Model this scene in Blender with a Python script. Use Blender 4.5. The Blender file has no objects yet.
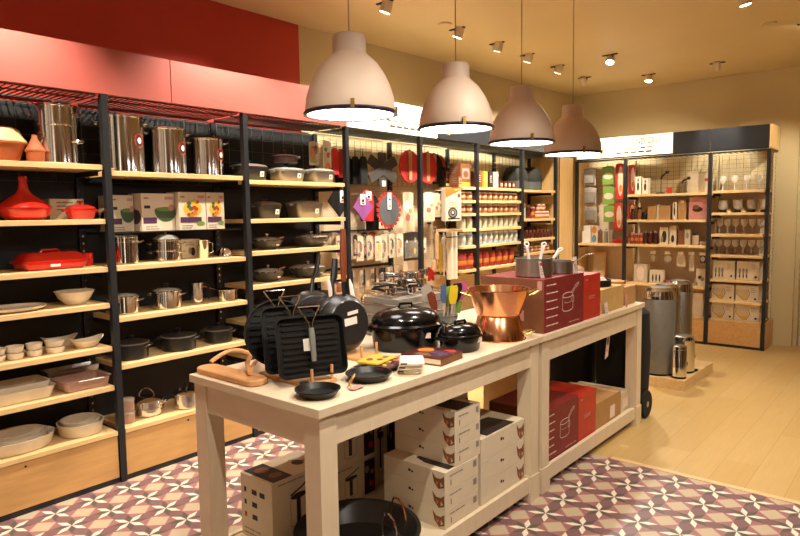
import bpy, math, random
from mathutils import Matrix, Vector
R_ = random.Random(7)
PI = math.pi
sc = bpy.context.scene
col = sc.collection

# ------------------------------------------------------------------ camera, world, exposure
def cam_axes(yaw, pitch, roll):
    cy, sy = math.cos(yaw), math.sin(yaw)
    f = Vector((sy*math.cos(pitch), cy*math.cos(pitch), math.sin(pitch)))
    r = Vector((cy, -sy, 0)); u = r.cross(f)
    return r*math.cos(roll)+u*math.sin(roll), -r*math.sin(roll)+u*math.cos(roll), f
cr, cu, cf = cam_axes(-0.703358, -0.0866979, -0.0144768)
cd = bpy.data.cameras.new('camera'); cam = bpy.data.objects.new('camera', cd); col.objects.link(cam)
cam.matrix_world = Matrix(((cr.x, cu.x, -cf.x, 0), (cr.y, cu.y, -cf.y, 0), (cr.z, cu.z, -cf.z, 1.55), (0, 0, 0, 1)))
cd.sensor_width = 36; cd.lens = 635.79/800*36; cd.clip_start = .05; cd.clip_end = 60
sc.camera = cam
w = bpy.data.worlds.new('world'); sc.world = w; w.use_nodes = True
wn = w.node_tree; wt = wn.nodes.new('ShaderNodeTexCoord'); wm = wn.nodes.new('ShaderNodeMapping'); wz = wn.nodes.new('ShaderNodeTexNoise'); wr = wn.nodes.new('ShaderNodeValToRGB')
wm.inputs['Scale'].default_value = (5, 5, .7); wz.inputs['Scale'].default_value = 1.3; wz.inputs['Detail'].default_value = 2   # added noise bands for fill and reflections, in place of the unseen shop
wn.links.new(wt.outputs['Generated'], wm.inputs[0]); wn.links.new(wm.outputs[0], wz.inputs[0]); wn.links.new(wz.outputs[0], wr.inputs[0])
for pos, c in ((.0, (.02, .014, .008)), (.42, (.03, .02, .012)), (.47, (.30, .22, .14)), (.55, (.30, .22, .14)), (.58, (.22, .05, .03)), (.62, (.10, .06, .03)), (.66, (1.5, 1.25, .9))):
    e = wr.color_ramp.elements.new(pos) if pos not in (0,) else wr.color_ramp.elements[0]; e.color = (*c, 1)
wr.color_ramp.elements[-1].color = (1.5, 1.25, .9, 1)
wn.links.new(wr.outputs[0], wn.nodes['Background'].inputs[0]); wn.nodes['Background'].inputs[1].default_value = 1.8
sc.view_settings.view_transform = 'Standard'; sc.view_settings.look = 'None'
sc.view_settings.exposure = 0.18; sc.view_settings.gamma = 1.0; sc.view_settings.use_curve_mapping = False
SPOT_W, FILL_SPOT_W, LAMP_E, SIGN_E = 165.0, 125.0, 14.0, .8
WARM = (1.0, .905, .755)

# ------------------------------------------------------------------ materials
def lin(h):
    h = h.lstrip('#'); o = []
    for i in (0, 2, 4):
        c = int(h[i:i+2], 16)/255
        o.append(c/12.92 if c <= .04045 else ((c+.055)/1.055)**2.4)
    return o
MATS = {}
def mat(name, hexc, rough=.5, metal=0., var=.08, scale=14., stretch=None, emit=0, trans=0, coat=0, bump=0, alpha=1):
    m = bpy.data.materials.new(name); m.use_nodes = True; nt = m.node_tree
    b = nt.nodes['Principled BSDF']; c = lin(hexc)
    b.inputs['Roughness'].default_value = rough; b.inputs['Metallic'].default_value = metal
    b.inputs['Coat Weight'].default_value = coat
    tc = nt.nodes.new('ShaderNodeTexCoord'); mp = nt.nodes.new('ShaderNodeMapping'); nz = nt.nodes.new('ShaderNodeTexNoise')
    nz.inputs['Scale'].default_value = scale; nz.inputs['Detail'].default_value = 3
    if stretch: mp.inputs['Scale'].default_value = stretch
    nt.links.new(tc.outputs['Object'], mp.inputs[0]); nt.links.new(mp.outputs[0], nz.inputs[0])
    rp = nt.nodes.new('ShaderNodeValToRGB')
    rp.color_ramp.elements[0].position = .3; rp.color_ramp.elements[1].position = .7
    rp.color_ramp.elements[0].color = [x*(1-var) for x in c]+[1]
    rp.color_ramp.elements[1].color = [min(1, x*(1+var)) for x in c]+[1]
    nt.links.new(nz.outputs[0], rp.inputs[0]); nt.links.new(rp.outputs[0], b.inputs['Base Color'])
    if bump:
        bp = nt.nodes.new('ShaderNodeBump'); bp.inputs['Strength'].default_value = bump; bp.inputs['Distance'].default_value = .01
        nt.links.new(nz.outputs[0], bp.inputs['Height']); nt.links.new(bp.outputs[0], b.inputs['Normal'])
    if emit:
        nt.links.new(rp.outputs[0], b.inputs['Emission Color']); b.inputs['Emission Strength'].default_value = emit
    if trans: b.inputs['Transmission Weight'].default_value = trans
    if alpha < 1: b.inputs['Alpha'].default_value = alpha
    MATS[name] = m
    return m
mat('shelf_wood', '#E2BE86', .45, var=.10, scale=5, stretch=(8, 1, 8))
mat('plinth_wood', '#C99A5E', .45, var=.10, scale=4, stretch=(8, 1, 8))
mat('panel_wood', '#E0B878', .5, var=.08, scale=4, stretch=(6, 6, .7))
mat('black_metal', '#26272A', .45, .3, var=.1)
mat('dark_panel', '#17181A', .6)
mat('wire_grey', '#4E5352', .6)
mat('black_fascia', '#24262A', .35)
mat('cream_wall', '#CDBA8E', .8, var=.03, scale=2)
mat('ceiling_paint', '#D4BF90', .55, var=.03, scale=1.5)
mat('red_wall', '#B83422', .6, var=.05, scale=2)
mat('coral_fascia', '#A8554C', .4, var=.04, scale=2)
mat('white_paint', '#DECBAE', .5, var=.04, scale=6, stretch=(1, 6, 1))
mat('steel', '#DAD8D6', .11, 1, var=.04)
mat('brushed_steel', '#BEBBB6', .34, 1, var=.05, scale=20, stretch=(8, 8, .3))
mat('grey_enamel', '#7F7F78', .35, .1)
mat('chrome', '#E4E0DA', .08, 1, var=.02)
mat('copper', '#F0AE80', .2, 1, var=.06)
mat('brass', '#C9A45C', .25, 1)
mat('cast_black', '#121212', .38, var=.2)
mat('enamel_black', '#0A0A0A', .16)
mat('cast_grey', '#3B3A37', .4)
mat('nonstick', '#262422', .3)
mat('alu_grey', '#8B857B', .38, .6)
mat('lid_glass', '#C9C6BC', .05, 0, alpha=.45)
mat('dark_brown', '#2C1B16', .35)
mat('glass', '#EDEBE4', .03, alpha=.28, var=.01)
mat('frosted', '#CFC4AE', .2, alpha=.55)
mat('red_enamel', '#C81E14', .2, coat=.4)
mat('red_dark', '#8C1712', .4)
mat('red_box', '#B92C1E', .45)
mat('wine_carton', '#7C2023', .55)
mat('wine_box_side', '#7A4A2C', .6)
mat('ceramic', '#D8CBB4', .3, coat=.2)
mat('ceramic_pale', '#E6DAC4', .25, coat=.2)
mat('pink_glass', '#C9A08C', .12, alpha=.65)
mat('terracotta', '#A4562F', .7)
mat('terracotta_pale', '#D8B27C', .6)
mat('beech', '#D29C66', .5, var=.12, scale=6, stretch=(1, 9, 1))
mat('beech_pale', '#DDB888', .5, var=.1)
mat('brown_wood', '#6E3218', .4, var=.15, scale=6, stretch=(6, 6, .6))
mat('kraft', '#AE8450', .75)
mat('kraft_pale', '#C79F62', .75)
mat('white_card', '#D9CBB2', .6, var=.03)
mat('white_paper', '#EEE8DA', .6, var=.02)
mat('print_dark', '#2B211D', .6)
mat('print_grey', '#8C857A', .6)
mat('print_white', '#E4CFC4', .6)
mat('print_red', '#B5281F', .5)
mat('print_purple', '#4B2A4A', .5)
mat('print_green', '#6E8C3A', .5)
mat('print_dkgreen', '#3F5B3B', .5)
mat('print_orange', '#C7762B', .5)
mat('print_yellow', '#D9B036', .5)
mat('print_brown', '#7A4A2A', .55)
mat('print_pink', '#C98C86', .55)
mat('print_blue', '#6B8FA8', .5)
mat('black_fabric', '#060607', .9, bump=.3, scale=60)
mat('grey_felt', '#55565A', .9)
mat('dark_felt', '#3B3530', .9)
mat('red_felt', '#B81D1A', .8)
mat('purple_felt', '#8B4A8F', .8)
mat('pink_silicone', '#B5527C', .5)
mat('green_silicone', '#7FA02F', .5)
mat('yellow_silicone', '#D8B41F', .5)
mat('grey_silicone', '#A79A8E', .5)
mat('blue_silicone', '#4A5A80', .5)
mat('rubber', '#0B0B0B', .8)
mat('bin_grey', '#7C786E', .35, .3)
mat('shade_grey', '#C6B09E', .55, var=.03, scale=3)
mat('lamp_rim', '#201A26', .3)
mat('lamp_glow', '#FFF6F2', .4, emit=LAMP_E, var=.01)
mat('spot_glow', '#FFF0DC', .4, emit=14, var=.01)
mat('sign_lit', '#FFF4DC', .5, emit=SIGN_E, var=.01)
mat('sign_text', '#4E4430', .6)
mat('spot_white', '#D9CBB4', .4)
mat('jam_orange', '#A5542C', .4)
mat('jam_dark', '#4A1B16', .35)
mat('jar_pale', '#B8B29A', .25)
mat('jar_blue', '#9FB4BC', .25)
mat('tin_red', '#8E2E24', .35)
mat('bag_grey', '#4B4E4C', .8)
mat('basket_dark', '#26261F', .85, bump=.4, scale=70)
mat('white_plastic', '#EDE6DA', .35)
mat('clear_film', '#E6DCC8', .12, alpha=.18)
mat('leaf_pack', '#C9B79A', .3)

def peg_material():
    m = bpy.data.materials.new('pegboard'); m.use_nodes = True; nt = m.node_tree; b = nt.nodes['Principled BSDF']
    tc = nt.nodes.new('ShaderNodeTexCoord'); mp = nt.nodes.new('ShaderNodeMapping'); mp.inputs['Scale'].default_value = (40, 40, 40)
    v = nt.nodes.new('ShaderNodeTexVoronoi'); v.inputs['Scale'].default_value = 1; v.inputs['Randomness'].default_value = 0
    rp = nt.nodes.new('ShaderNodeValToRGB'); rp.color_ramp.elements[0].position = .22; rp.color_ramp.elements[1].position = .3
    rp.color_ramp.elements[0].color = (*lin('#6E5844'), 1); rp.color_ramp.elements[1].color = (*lin('#D2BB9C'), 1)
    nt.links.new(tc.outputs['Object'], mp.inputs[0]); nt.links.new(mp.outputs[0], v.inputs[0]); nt.links.new(v.outputs['Distance'], rp.inputs[0])
    nt.links.new(rp.outputs[0], b.inputs['Base Color']); b.inputs['Roughness'].default_value = .6
    MATS['pegboard'] = m
peg_material()

class NT:
    """small helper to write shader maths"""
    def __init__(s, nt): s.nt = nt
    def m(s, op, a, b=None, c=None):
        n = s.nt.nodes.new('ShaderNodeMath'); n.operation = op
        for i, x in enumerate((a, b, c)):
            if x is None: continue
            if isinstance(x, (int, float)): n.inputs[i].default_value = x
            else: s.nt.links.new(x, n.inputs[i])
        return n.outputs[0]
    def mix(s, f, a, b):
        n = s.nt.nodes.new('ShaderNodeMix'); n.data_type = 'RGBA'
        for i, x in ((0, f), (6, a), (7, b)):
            if isinstance(x, (list, tuple)): n.inputs[i].default_value = (*x, 1)
            else: s.nt.links.new(x, n.inputs[i])
        return n.outputs[2]
def tile_material():
    m = bpy.data.materials.new('cement_tiles'); m.use_nodes = True; nt = m.node_tree; b = nt.nodes['Principled BSDF']; N = NT(nt)
    tc = nt.nodes.new('ShaderNodeTexCoord'); sp = nt.nodes.new('ShaderNodeSeparateXYZ'); nt.links.new(tc.outputs['Object'], sp.inputs[0])
    def cell(o, off): return N.m('SUBTRACT', N.m('FRACT', N.m('ADD', N.m('DIVIDE', N.m('SUBTRACT', o, off), .2), 100.5)), .5)
    a = cell(sp.outputs[0], -1.278+.0); c = cell(sp.outputs[1], 3.672)
    r = N.m('SQRT', N.m('ADD', N.m('MULTIPLY', a, a), N.m('MULTIPLY', c, c)))
    ang = N.m('ADD', N.m('ARCTAN2', c, a), 2*PI)
    k = N.m('DIVIDE', ang, PI/4); fl = N.m('FLOOR', k)
    t = N.m('MULTIPLY', N.m('SUBTRACT', N.m('FRACT', k), .5), PI/4)
    q = N.m('MULTIPLY', r, N.m('COSINE', t)); p = N.m('ABSOLUTE', N.m('MULTIPLY', r, N.m('SINE', t)))
    petal = N.m('LESS_THAN', N.m('ADD', N.m('DIVIDE', p, .078), N.m('DIVIDE', N.m('ABSOLUTE', N.m('SUBTRACT', q, .235)), .235)), 1)
    par = N.m('MODULO', fl, 2)
    dcorner = N.m('ADD', N.m('SUBTRACT', .5, N.m('ABSOLUTE', a)), N.m('SUBTRACT', .5, N.m('ABSOLUTE', c)))
    beige = N.m('LESS_THAN', dcorner, .30); line = N.m('LESS_THAN', dcorner, .335)
    side = N.m('GREATER_THAN', N.m('MULTIPLY', t, N.m('SUBTRACT', N.m('MULTIPLY', par, 2), 1)), 0)
    pink, mauve, sal, bei, whi, dark = [lin(x) for x in ('#9C6C6C', '#7C5C5E', '#B88A84', '#BCAC90', '#E4DCC8', '#585550')]
    g = N.mix(side, pink, mauve); g = N.mix(line, g, sal); g = N.mix(beige, g, bei)
    g = N.mix(petal, g, N.mix(par, whi, dark))
    nt.links.new(g, b.inputs['Base Color']); b.inputs['Roughness'].default_value = .38
    MATS['cement_tiles'] = m
tile_material()
def plank_material():
    m = bpy.data.materials.new('oak_planks'); m.use_nodes = True; nt = m.node_tree; b = nt.nodes['Principled BSDF']; N = NT(nt)
    tc = nt.nodes.new('ShaderNodeTexCoord'); mp = nt.nodes.new('ShaderNodeMapping'); mp.inputs['Rotation'].default_value = (0, 0, PI/2)
    nt.links.new(tc.outputs['Object'], mp.inputs[0])
    br = nt.nodes.new('ShaderNodeTexBrick'); br.inputs['Scale'].default_value = 1; br.inputs['Brick Width'].default_value = 1.4; br.inputs['Row Height'].default_value = .19
    br.inputs['Mortar Size'].default_value = .0012; br.inputs['Color1'].default_value = (*lin('#CDAE74'), 1); br.inputs['Color2'].default_value = (*lin('#C6A468'), 1); br.inputs['Mortar'].default_value = (*lin('#A07E4A'), 1)
    nt.links.new(mp.outputs[0], br.inputs[0])
    mp2 = nt.nodes.new('ShaderNodeMapping'); mp2.inputs['Scale'].default_value = (14, 1.2, 1); nt.links.new(tc.outputs['Object'], mp2.inputs[0])
    nz = nt.nodes.new('ShaderNodeTexNoise'); nz.inputs['Scale'].default_value = 3; nz.inputs['Detail'].default_value = 5; nt.links.new(mp2.outputs[0], nz.inputs[0])
    g = N.mix(N.m('MULTIPLY', nz.outputs[0], .45), br.outputs[0], lin('#A67F48'))
    nt.links.new(g, b.inputs['Base Color']); b.inputs['Roughness'].default_value = .38
    MATS['oak_planks'] = m
plank_material()

# ------------------------------------------------------------------ mesh builder
class M:
    def __init__(s, mname='white_card'): s.v = []; s.f = []; s.fm = []; s.fs = []; s.ml = []; s.use(mname)
    def use(s, n):
        if n not in s.ml: s.ml.append(n)
        s.cur = s.ml.index(n); return s
    def add(s, vs, fs, smooth=False):
        b = len(s.v); s.v += [tuple(x) for x in vs]
        for f in fs: s.f.append([b+i for i in f]); s.fm.append(s.cur); s.fs.append(smooth)
        return s
    def box(s, x0, x1, y0, y1, z0, z1):
        return s.add([(x0, y0, z0), (x1, y0, z0), (x1, y1, z0), (x0, y1, z0), (x0, y0, z1), (x1, y0, z1), (x1, y1, z1), (x0, y1, z1)],
                     [(3, 2, 1, 0), (4, 5, 6, 7), (0, 1, 5, 4), (1, 2, 6, 5), (2, 3, 7, 6), (3, 0, 4, 7)])
    def rings(s, rings, smooth=True, cap0=True, cap1=True):
        n = len(rings[0]); vs = [p for r in rings for p in r]; fs = []
        for i in range(len(rings)-1):
            for j in range(n):
                k = (j+1) % n; fs.append((i*n+j, i*n+k, (i+1)*n+k, (i+1)*n+j))
        s.add(vs, fs, smooth)
        if cap0: s.add(rings[0], [tuple(range(n))[::-1]])
        if cap1: s.add(rings[-1], [tuple(range(n))])
        return s
    def lathe(s, prof, n=28, sx=1, sy=1, c=(0, 0, 0), e=1.0, wob=None, cap=True):
        rings = []
        for r, z in prof:
            ring = []
            for j in range(n):
                t = 2*PI*j/n; ct, st = math.cos(t), math.sin(t)
                if e != 1: ct = math.copysign(abs(ct)**e, ct); st = math.copysign(abs(st)**e, st)
                q = max(r, 1e-4)*(1+(wob(t)*min(1, z*25) if wob else 0))
                ring.append((c[0]+q*ct*sx, c[1]+q*st*sy, c[2]+z))
            rings.append(ring)
        return s.rings(rings, True, cap and prof[0][0] > .001, cap and prof[-1][0] > .001)
    def rr(s, secs, k=5, c=(0, 0, 0)):
        rings = []
        for z, hx, hy, r in secs:
            ring = []; r = min(r, hx-1e-4, hy-1e-4)
            for (qx, qy, a0) in ((1, 1, 0), (-1, 1, PI/2), (-1, -1, PI), (1, -1, 1.5*PI)):
                for i in range(k+1):
                    t = a0+PI/2*i/k; ring.append((c[0]+qx*(hx-r)+r*math.cos(t), c[1]+qy*(hy-r)+r*math.sin(t), c[2]+z))
            rings.append(ring)
        return s.rings(rings, True)
    def tube(s, pts, r, n=8, closed=False, flat=1.0):
        P = [Vector(p) for p in pts]; L = len(P); rings = []; up = None
        for i, p in enumerate(P):
            a = P[(i-1) % L] if (closed or i > 0) else p; b = P[(i+1) % L] if (closed or i < L-1) else p
            d = (b-a).normalized()
            if up is None: up = Vector((0, 0, 1)) if abs(d.z) < .9 else Vector((1, 0, 0))
            u = d.cross(up).normalized(); v = u.cross(d).normalized(); up = v
            rr = r[i] if isinstance(r, (list, tuple)) else r
            rings.append([p+u*rr*math.cos(2*PI*j/n)+v*rr*flat*math.sin(2*PI*j/n) for j in range(n)])
        if closed: rings.append(rings[0])
        return s.rings(rings, True, not closed, not closed)
    def prism(s, pts, t, fn):
        n = len(pts)
        s.add([fn(u, v, 0) for u, v in pts]+[fn(u, v, t) for u, v in pts],
              [tuple(range(n))[::-1], tuple(range(n, 2*n))]+[(i, (i+1) % n, n+(i+1) % n, n+i) for i in range(n)])
        return s
    def poly(s, pts, fn, w=.0008): return s.add([fn(u, v, w) for u, v in pts], [tuple(range(len(pts)))])
    def rect(s, u0, u1, v0, v1, fn, w=.0008): return s.poly([(u0, v0), (u1, v0), (u1, v1), (u0, v1)], fn, w)
    def disc(s, u, v, ru, rv, fn, w=.001, n=14, a0=0, a1=2*PI):
        return s.poly([(u+ru*math.cos(a0+(a1-a0)*i/n), v+rv*math.sin(a0+(a1-a0)*i/n)) for i in range(n)], fn, w)
    def line(s, pts, wd, fn, w=.0009):
        for (a, b) in zip(pts[:-1], pts[1:]):
            dx, dy = b[0]-a[0], b[1]-a[1]; L = math.hypot(dx, dy) or 1; nx, ny = -dy/L*wd/2, dx/L*wd/2
            s.poly([(a[0]+nx, a[1]+ny), (b[0]+nx, b[1]+ny), (b[0]-nx, b[1]-ny), (a[0]-nx, a[1]-ny)], fn, w)
        return s
    def xf(s, mtx, i0=0):
        s.v[i0:] = [tuple(mtx @ Vector(p)) for p in s.v[i0:]]; return s
    def build(s, name, parent=None, loc=(0, 0, 0), rz=0, rot=None):
        me = bpy.data.meshes.new(name); me.from_pydata(s.v, [], s.f)
        for n in s.ml: me.materials.append(MATS[n])
        me.polygons.foreach_set('material_index', s.fm); me.polygons.foreach_set('use_smooth', s.fs); me.update()
        if any(s.fs): me.set_sharp_from_angle(angle=.60)
        o = bpy.data.objects.new(name, me); col.objects.link(o); o.location = loc; o.rotation_euler = rot or (0, 0, rz)
        if parent: o.parent = parent
        return o
def tag(o, label, cat, group=None, kind=None):
    o['label'] = label; o['category'] = cat
    if group: o['group'] = group
    if kind: o['kind'] = kind
    return o
def thing(name, label, cat, loc=(0, 0, 0), rz=0, group=None, rot=None):
    o = bpy.data.objects.new(name, None); o.empty_display_size = .05; col.objects.link(o)
    o.location = loc; o.rotation_euler = rot or (0, 0, rz)
    return tag(o, label, cat, group)
def struct(name, m):
    o = m.build(name); o['kind'] = 'structure'; return o
def dup(root, loc, rz=None, label=None, group=None):
    r = root.copy(); col.objects.link(r); r.location = loc
    if rz is not None: r.rotation_euler = (0, 0, rz)
    if label: r['label'] = label
    if group: r['group'] = group
    for ch in list(root.children):
        c = ch.copy(); col.objects.link(c); c.parent = r
        for g in list(ch.children):
            d = g.copy(); col.objects.link(d); d.parent = c
    return r
def text_into(m, txt, size, fn, w=.001, align='LEFT'):
    cu = bpy.data.curves.new('txt', 'FONT'); cu.body = txt; cu.size = size; cu.align_x = align
    o = bpy.data.objects.new('txt', cu); col.objects.link(o)
    dg = bpy.context.evaluated_depsgraph_get(); me = bpy.data.meshes.new_from_object(o.evaluated_get(dg))
    m.add([fn(v.co.x, v.co.y, w) for v in me.vertices], [tuple(p.vertices) for p in me.polygons])
    bpy.data.objects.remove(o); bpy.data.curves.remove(cu); bpy.data.meshes.remove(me)
def face(x0, x1, y0, y1, z0, z1, which):
    """map (u, v, out) on one face of a box; u runs rightwards as one looks at the face"""
    return {'+x': lambda u, v, w: (x1+w, y0+u, z0+v), '-y': lambda u, v, w: (x0+u, y0-w, z0+v),
            '+z': lambda u, v, w: (x0+u, y0+v, z1+w), '-x': lambda u, v, w: (x0-w, y1-u, z0+v), '+y': lambda u, v, w: (x1-u, y1+w, z0+v)}[which]

# ------------------------------------------------------------------ room
TY = 3.79
m = M('cement_tiles').box(-4.1, 3.5, -2.0, TY, -.06, 0); m.use('oak_planks').box(-4.1, 3.5, TY, 9.2, -.06, 0); struct('floor', m)
struct('trim_1', M('beech_pale').box(-1.50, 3.5, TY-.015, TY+.025, 0, .004))
struct('ceiling', M('ceiling_paint').box(-4.1, 3.5, -2.0, 9.2, 3.06, 3.12))
m = M('red_wall'); m.box(-4.1, -3.99, -2.0, 3.49, 0, 3.06)
m.use('cream_wall'); m.box(-4.1, -4.0, 3.49, 8.2, 0, 2.3)
m.add([(-4.1, 3.49, 2.3), (-4.0, 3.49, 2.3), (-3.78, 8.2, 2.3), (-4.1, 8.2, 2.3), (-4.1, 3.49, 3.06), (-4.0, 3.49, 3.06), (-3.78, 8.2, 3.06), (-4.1, 8.2, 3.06)],
      [(3, 2, 1, 0), (4, 5, 6, 7), (0, 1, 5, 4), (1, 2, 6, 5), (2, 3, 7, 6), (3, 0, 4, 7)])
struct('wall_left', m)
m = M('cream_wall'); m.box(-4.1, -1.20, 8.14, 8.24, 0, 3.06); m.box(-1.20, 3.5, 8.30, 8.40, 0, 3.06); m.box(-1.20, -1.16, 8.20, 8.30, 0, 3.06); struct('wall_back', m)
m = M('cream_wall'); m.box(2.40, 2.50, -2.0, 9.2, 0, 3.06)
for i in range(11):     # panels and posts added on the unseen opposite wall to streak steel reflections
    y0 = -1.9+i*.98
    m.use(['dark_panel', 'dark_panel', 'coral_fascia', 'dark_panel', 'white_paint'][i % 5]).box(2.36, 2.40, y0, y0+[.62, .80, .5, .7, .35][i % 5], .02, 2.5)
    m.use('black_metal').box(2.30, 2.36, y0-.03, y0, 0, 2.3)
struct('wall_right', m)
m = M('white_paint'); m.box(-1.155, 3.5, 8.282, 8.30, 0, .10); struct('baseboard_back', m)

# ------------------------------------------------------------------ shelving
XF, XB = -3.59, -3.985
def wire_grid(m, plane, a0, a1, z0, z1, off, da, dz, t=.0035):
    """wire mesh panel: plane 'x' lies in x = off spanning y, plane 'y' lies in y = off spanning x"""
    n = max(1, round((a1-a0)/da)); k = max(1, round((z1-z0)/dz))
    for i in range(n+1):
        a = a0+(a1-a0)*i/n
        if plane == 'x': m.box(off-t, off+t, a-t, a+t, z0, z1)
        else: m.box(a-t, a+t, off-t, off+t, z0, z1)
    for i in range(k+1):
        z = z0+(z1-z0)*i/k
        if plane == 'x': m.box(off+t, off+2*t, a0, a1, z-t, z+t)
        else: m.box(a0, a1, off-2*t, off-t, z-t, z+t)
ZT = 2.205
def left_bay(y0, y1, shelves, label, dark=True, plinth=True, left_post=False, half=None, endpanel=False, deck=.31):
    t = thing('shelving_bay', label, 'shelves', (0, 0, 0), 0, 'shelving bays on the left wall')
    ps = [y1]+([y0] if left_post else [])
    for y in ps:
        M('black_metal').box(XF-.035, XF+.004, y-.018, y+.018, 0, ZT+.026).build('upright_post', t)
    m = M('black_metal').box(XB, XB+.03, y1-.02, y1+.02, 0, ZT)
    for i in range(40): m.use('chrome').box(XB+.030, XB+.0306, y1-.004, y1+.004, .35+i*.045, .362+i*.045)
    m.build('back_upright', t)
    m = M('dark_panel' if dark else 'pegboard').box(XB-.004, XB+.004, y0+.024, y1-.024, .0, ZT if dark else 1.78)
    if not dark: m.use('cream_wall').box(XB-.004, XB+.004, y0+.024, y1-.024, 1.78, ZT)
    m.build('back_panel', t)
    m = M('wire_grey'); wire_grid(m, 'x', y0+.03, y1-.03, 1.76 if dark else 1.80, ZT-.01, XB+.02, .10 if dark else .075, .08 if dark else .05, .0017 if dark else .0012); m.build('wire_mesh', t)
    m = M('wire_grey')
    n = 26
    for i in range(n+1):
        y = y0+.028+(y1-y0-.056)*i/n; m.box(XB, XF-.045, y-.003, y+.003, ZT+.018, ZT+.024)
    for x in (XB+.01, (XB+XF)/2, XF-.05): m.box(x-.006, x+.006, y0+.024, y1-.024, ZT+.024, ZT+.032)
    m.build('top_grille', t)
    for z in shelves:
        a, b = (half or (y0, y1))
        m = M('shelf_wood').rr([(z-.029, (XF-XB-.06)/2, (b-a)/2-.024, .002), (z-.003, (XF-XB-.06)/2, (b-a)/2-.024, .002), (z-.001, (XF-XB-.06)/2-.002, (b-a)/2-.026, .002)], 1, ((XF+XB)/2+.022, (a+b)/2, 0))
        o = m.build('shelf_board', t)
        for yy in (a+.028, b-.032): M('black_metal').box(XB+.034, XF-.06, yy, yy+.004, z-.06, z-.03).build('shelf_bracket', o)
    if plinth:
        M('shelf_wood').box(XB+.04, XF+.002, y0+.024, y1-.024, deck-.025, deck-.001).build('deck_board', t)
        o = M('plinth_wood').box(XF-.03, XF-.006, y0+.024, y1-.024, .032, deck-.03).build('plinth_door', t)
        k = M('black_metal').lathe([(.006, 0), (.006, .004), (0, .004)], 10); k.xf(Matrix.Rotation(PI/2, 4, 'Y')); k.build('lock', o, (XF-.006, (y0+y1)/2-.04, deck-.055))
        M('black_metal').box(XF-.05, XF-.008, y0+.024, y1-.024, 0, .03).build('kickboard', t)
    if endpanel:
        M('panel_wood').box(XB, XF, y1+.022, y1+.044, 0, 2.20).build('end_panel', t)
    return t
LS = dict(a=[1.843, 1.54, 1.268, 1.06, .81, .58], b=[1.813, 1.268, .97, .69], c=[1.79, 1.522, 1.297, 1.062, .80, .56])
left_bay(.75, 1.70, LS['a'], 'dark backed shelving bay with red tagine and cream ovenware', left_post=True)
tb = left_bay(1.70, 2.645, LS['b'], 'dark backed shelving bay with steel stockpots and boxed woks')
m = M('black_metal')
for i in range(6): m.box(XB+.03+i*.055, XB+.036+i*.055, 1.73, 2.62, 1.452, 1.458)
for y in (1.73, 2.615): m.box(XB+.01, XF-.05, y, y+.006, 1.445, 1.46)
m.build('wire_shelf', tb)
left_bay(2.645, 3.61, LS['c'], 'dark backed shelving bay with grey casseroles and glass lidded woks')
left_bay(3.61, 4.55, [], 'shelving bay with pegboard back hung with trivets and gadgets', dark=False)
left_bay(4.55, 5.475, [1.80, 1.665, 1.535, 1.38, 1.21, .97], 'shelving bay half pegboard half shelves beside the coffee box', dark=False, half=(5.19, 5.475))
left_bay(5.475, 6.39, [1.80, 1.665, 1.535, 1.38, 1.21, .97], 'shelving bay of preserving jars beyond the pegboard', dark=False)
left_bay(6.39, 7.22, [1.793, 1.459, 1.229, 1.065], 'last shelving bay before the corner with two dark baskets', dark=False, endpanel=True)
t = thing('corner_panel', 'pale wooden filler panel between two black posts in shop corner', 'panel')
M('panel_wood').box(-3.62, XF, 7.287, 7.67, .03, 2.21).build('panel', t)
M('black_metal').box(-3.63, XF+.005, 7.267, 7.285, 0, 2.21).build('edge_post', t)
M('black_metal').box(-3.625, XF, 7.287, 7.67, 0, .03).build('kickboard', t)

def fascia_left(y0, y1, mt, label, name='fascia_panel', lit=False):
    t = thing(name, label, 'sign' if lit else 'panel', (XF, y0, 2.235), 0)
    L = y1-y0
    M(mt).box(-.02, .006, .003, L-.003, -.002, .252).build('panel_face', t)
    return t
fascia_left(-.30, .93, 'coral_fascia', 'coral red fascia board over the cut-off first bay')
fascia_left(.93, 2.11, 'coral_fascia', 'coral red fascia board above the terracotta baker and stockpots')
fascia_left(2.11, 3.61, 'coral_fascia', 'coral red fascia board ending behind the first pendant lamp')
t = fascia_left(3.61, 4.79, 'sign_lit', 'glowing white fascia sign between the first two pendant lamps', 'lit_sign', True)
def sign_text(m, fn, L):
    m.use('sign_text'); text_into(m, 'DÉGUSTER UN GRAND CRU', .074, lambda u, v, w: fn(u, v*1.4-.012, w), .0014)
    for i in range(9): m.rect(.12+i*.085, .12+i*.085+.06, -.062, -.048, fn, .0012)
    for i in range(5): m.rect(.42+i*.09, .42+i*.09+.07, -.112, -.092, fn, .0012)
m = M('sign_text'); sign_text(m, lambda u, v, w: (.006+w, .09+u, .15+v), 1.18); m.build('lettering', t)
fascia_left(4.79, 5.97, 'black_fascia', 'black fascia board behind the second pendant lamp')
fascia_left(5.97, 7.15, 'black_fascia', 'black fascia board above the jar shelves')
fascia_left(7.15, 7.69, 'black_fascia', 'short black fascia board in the shop corner')

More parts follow.
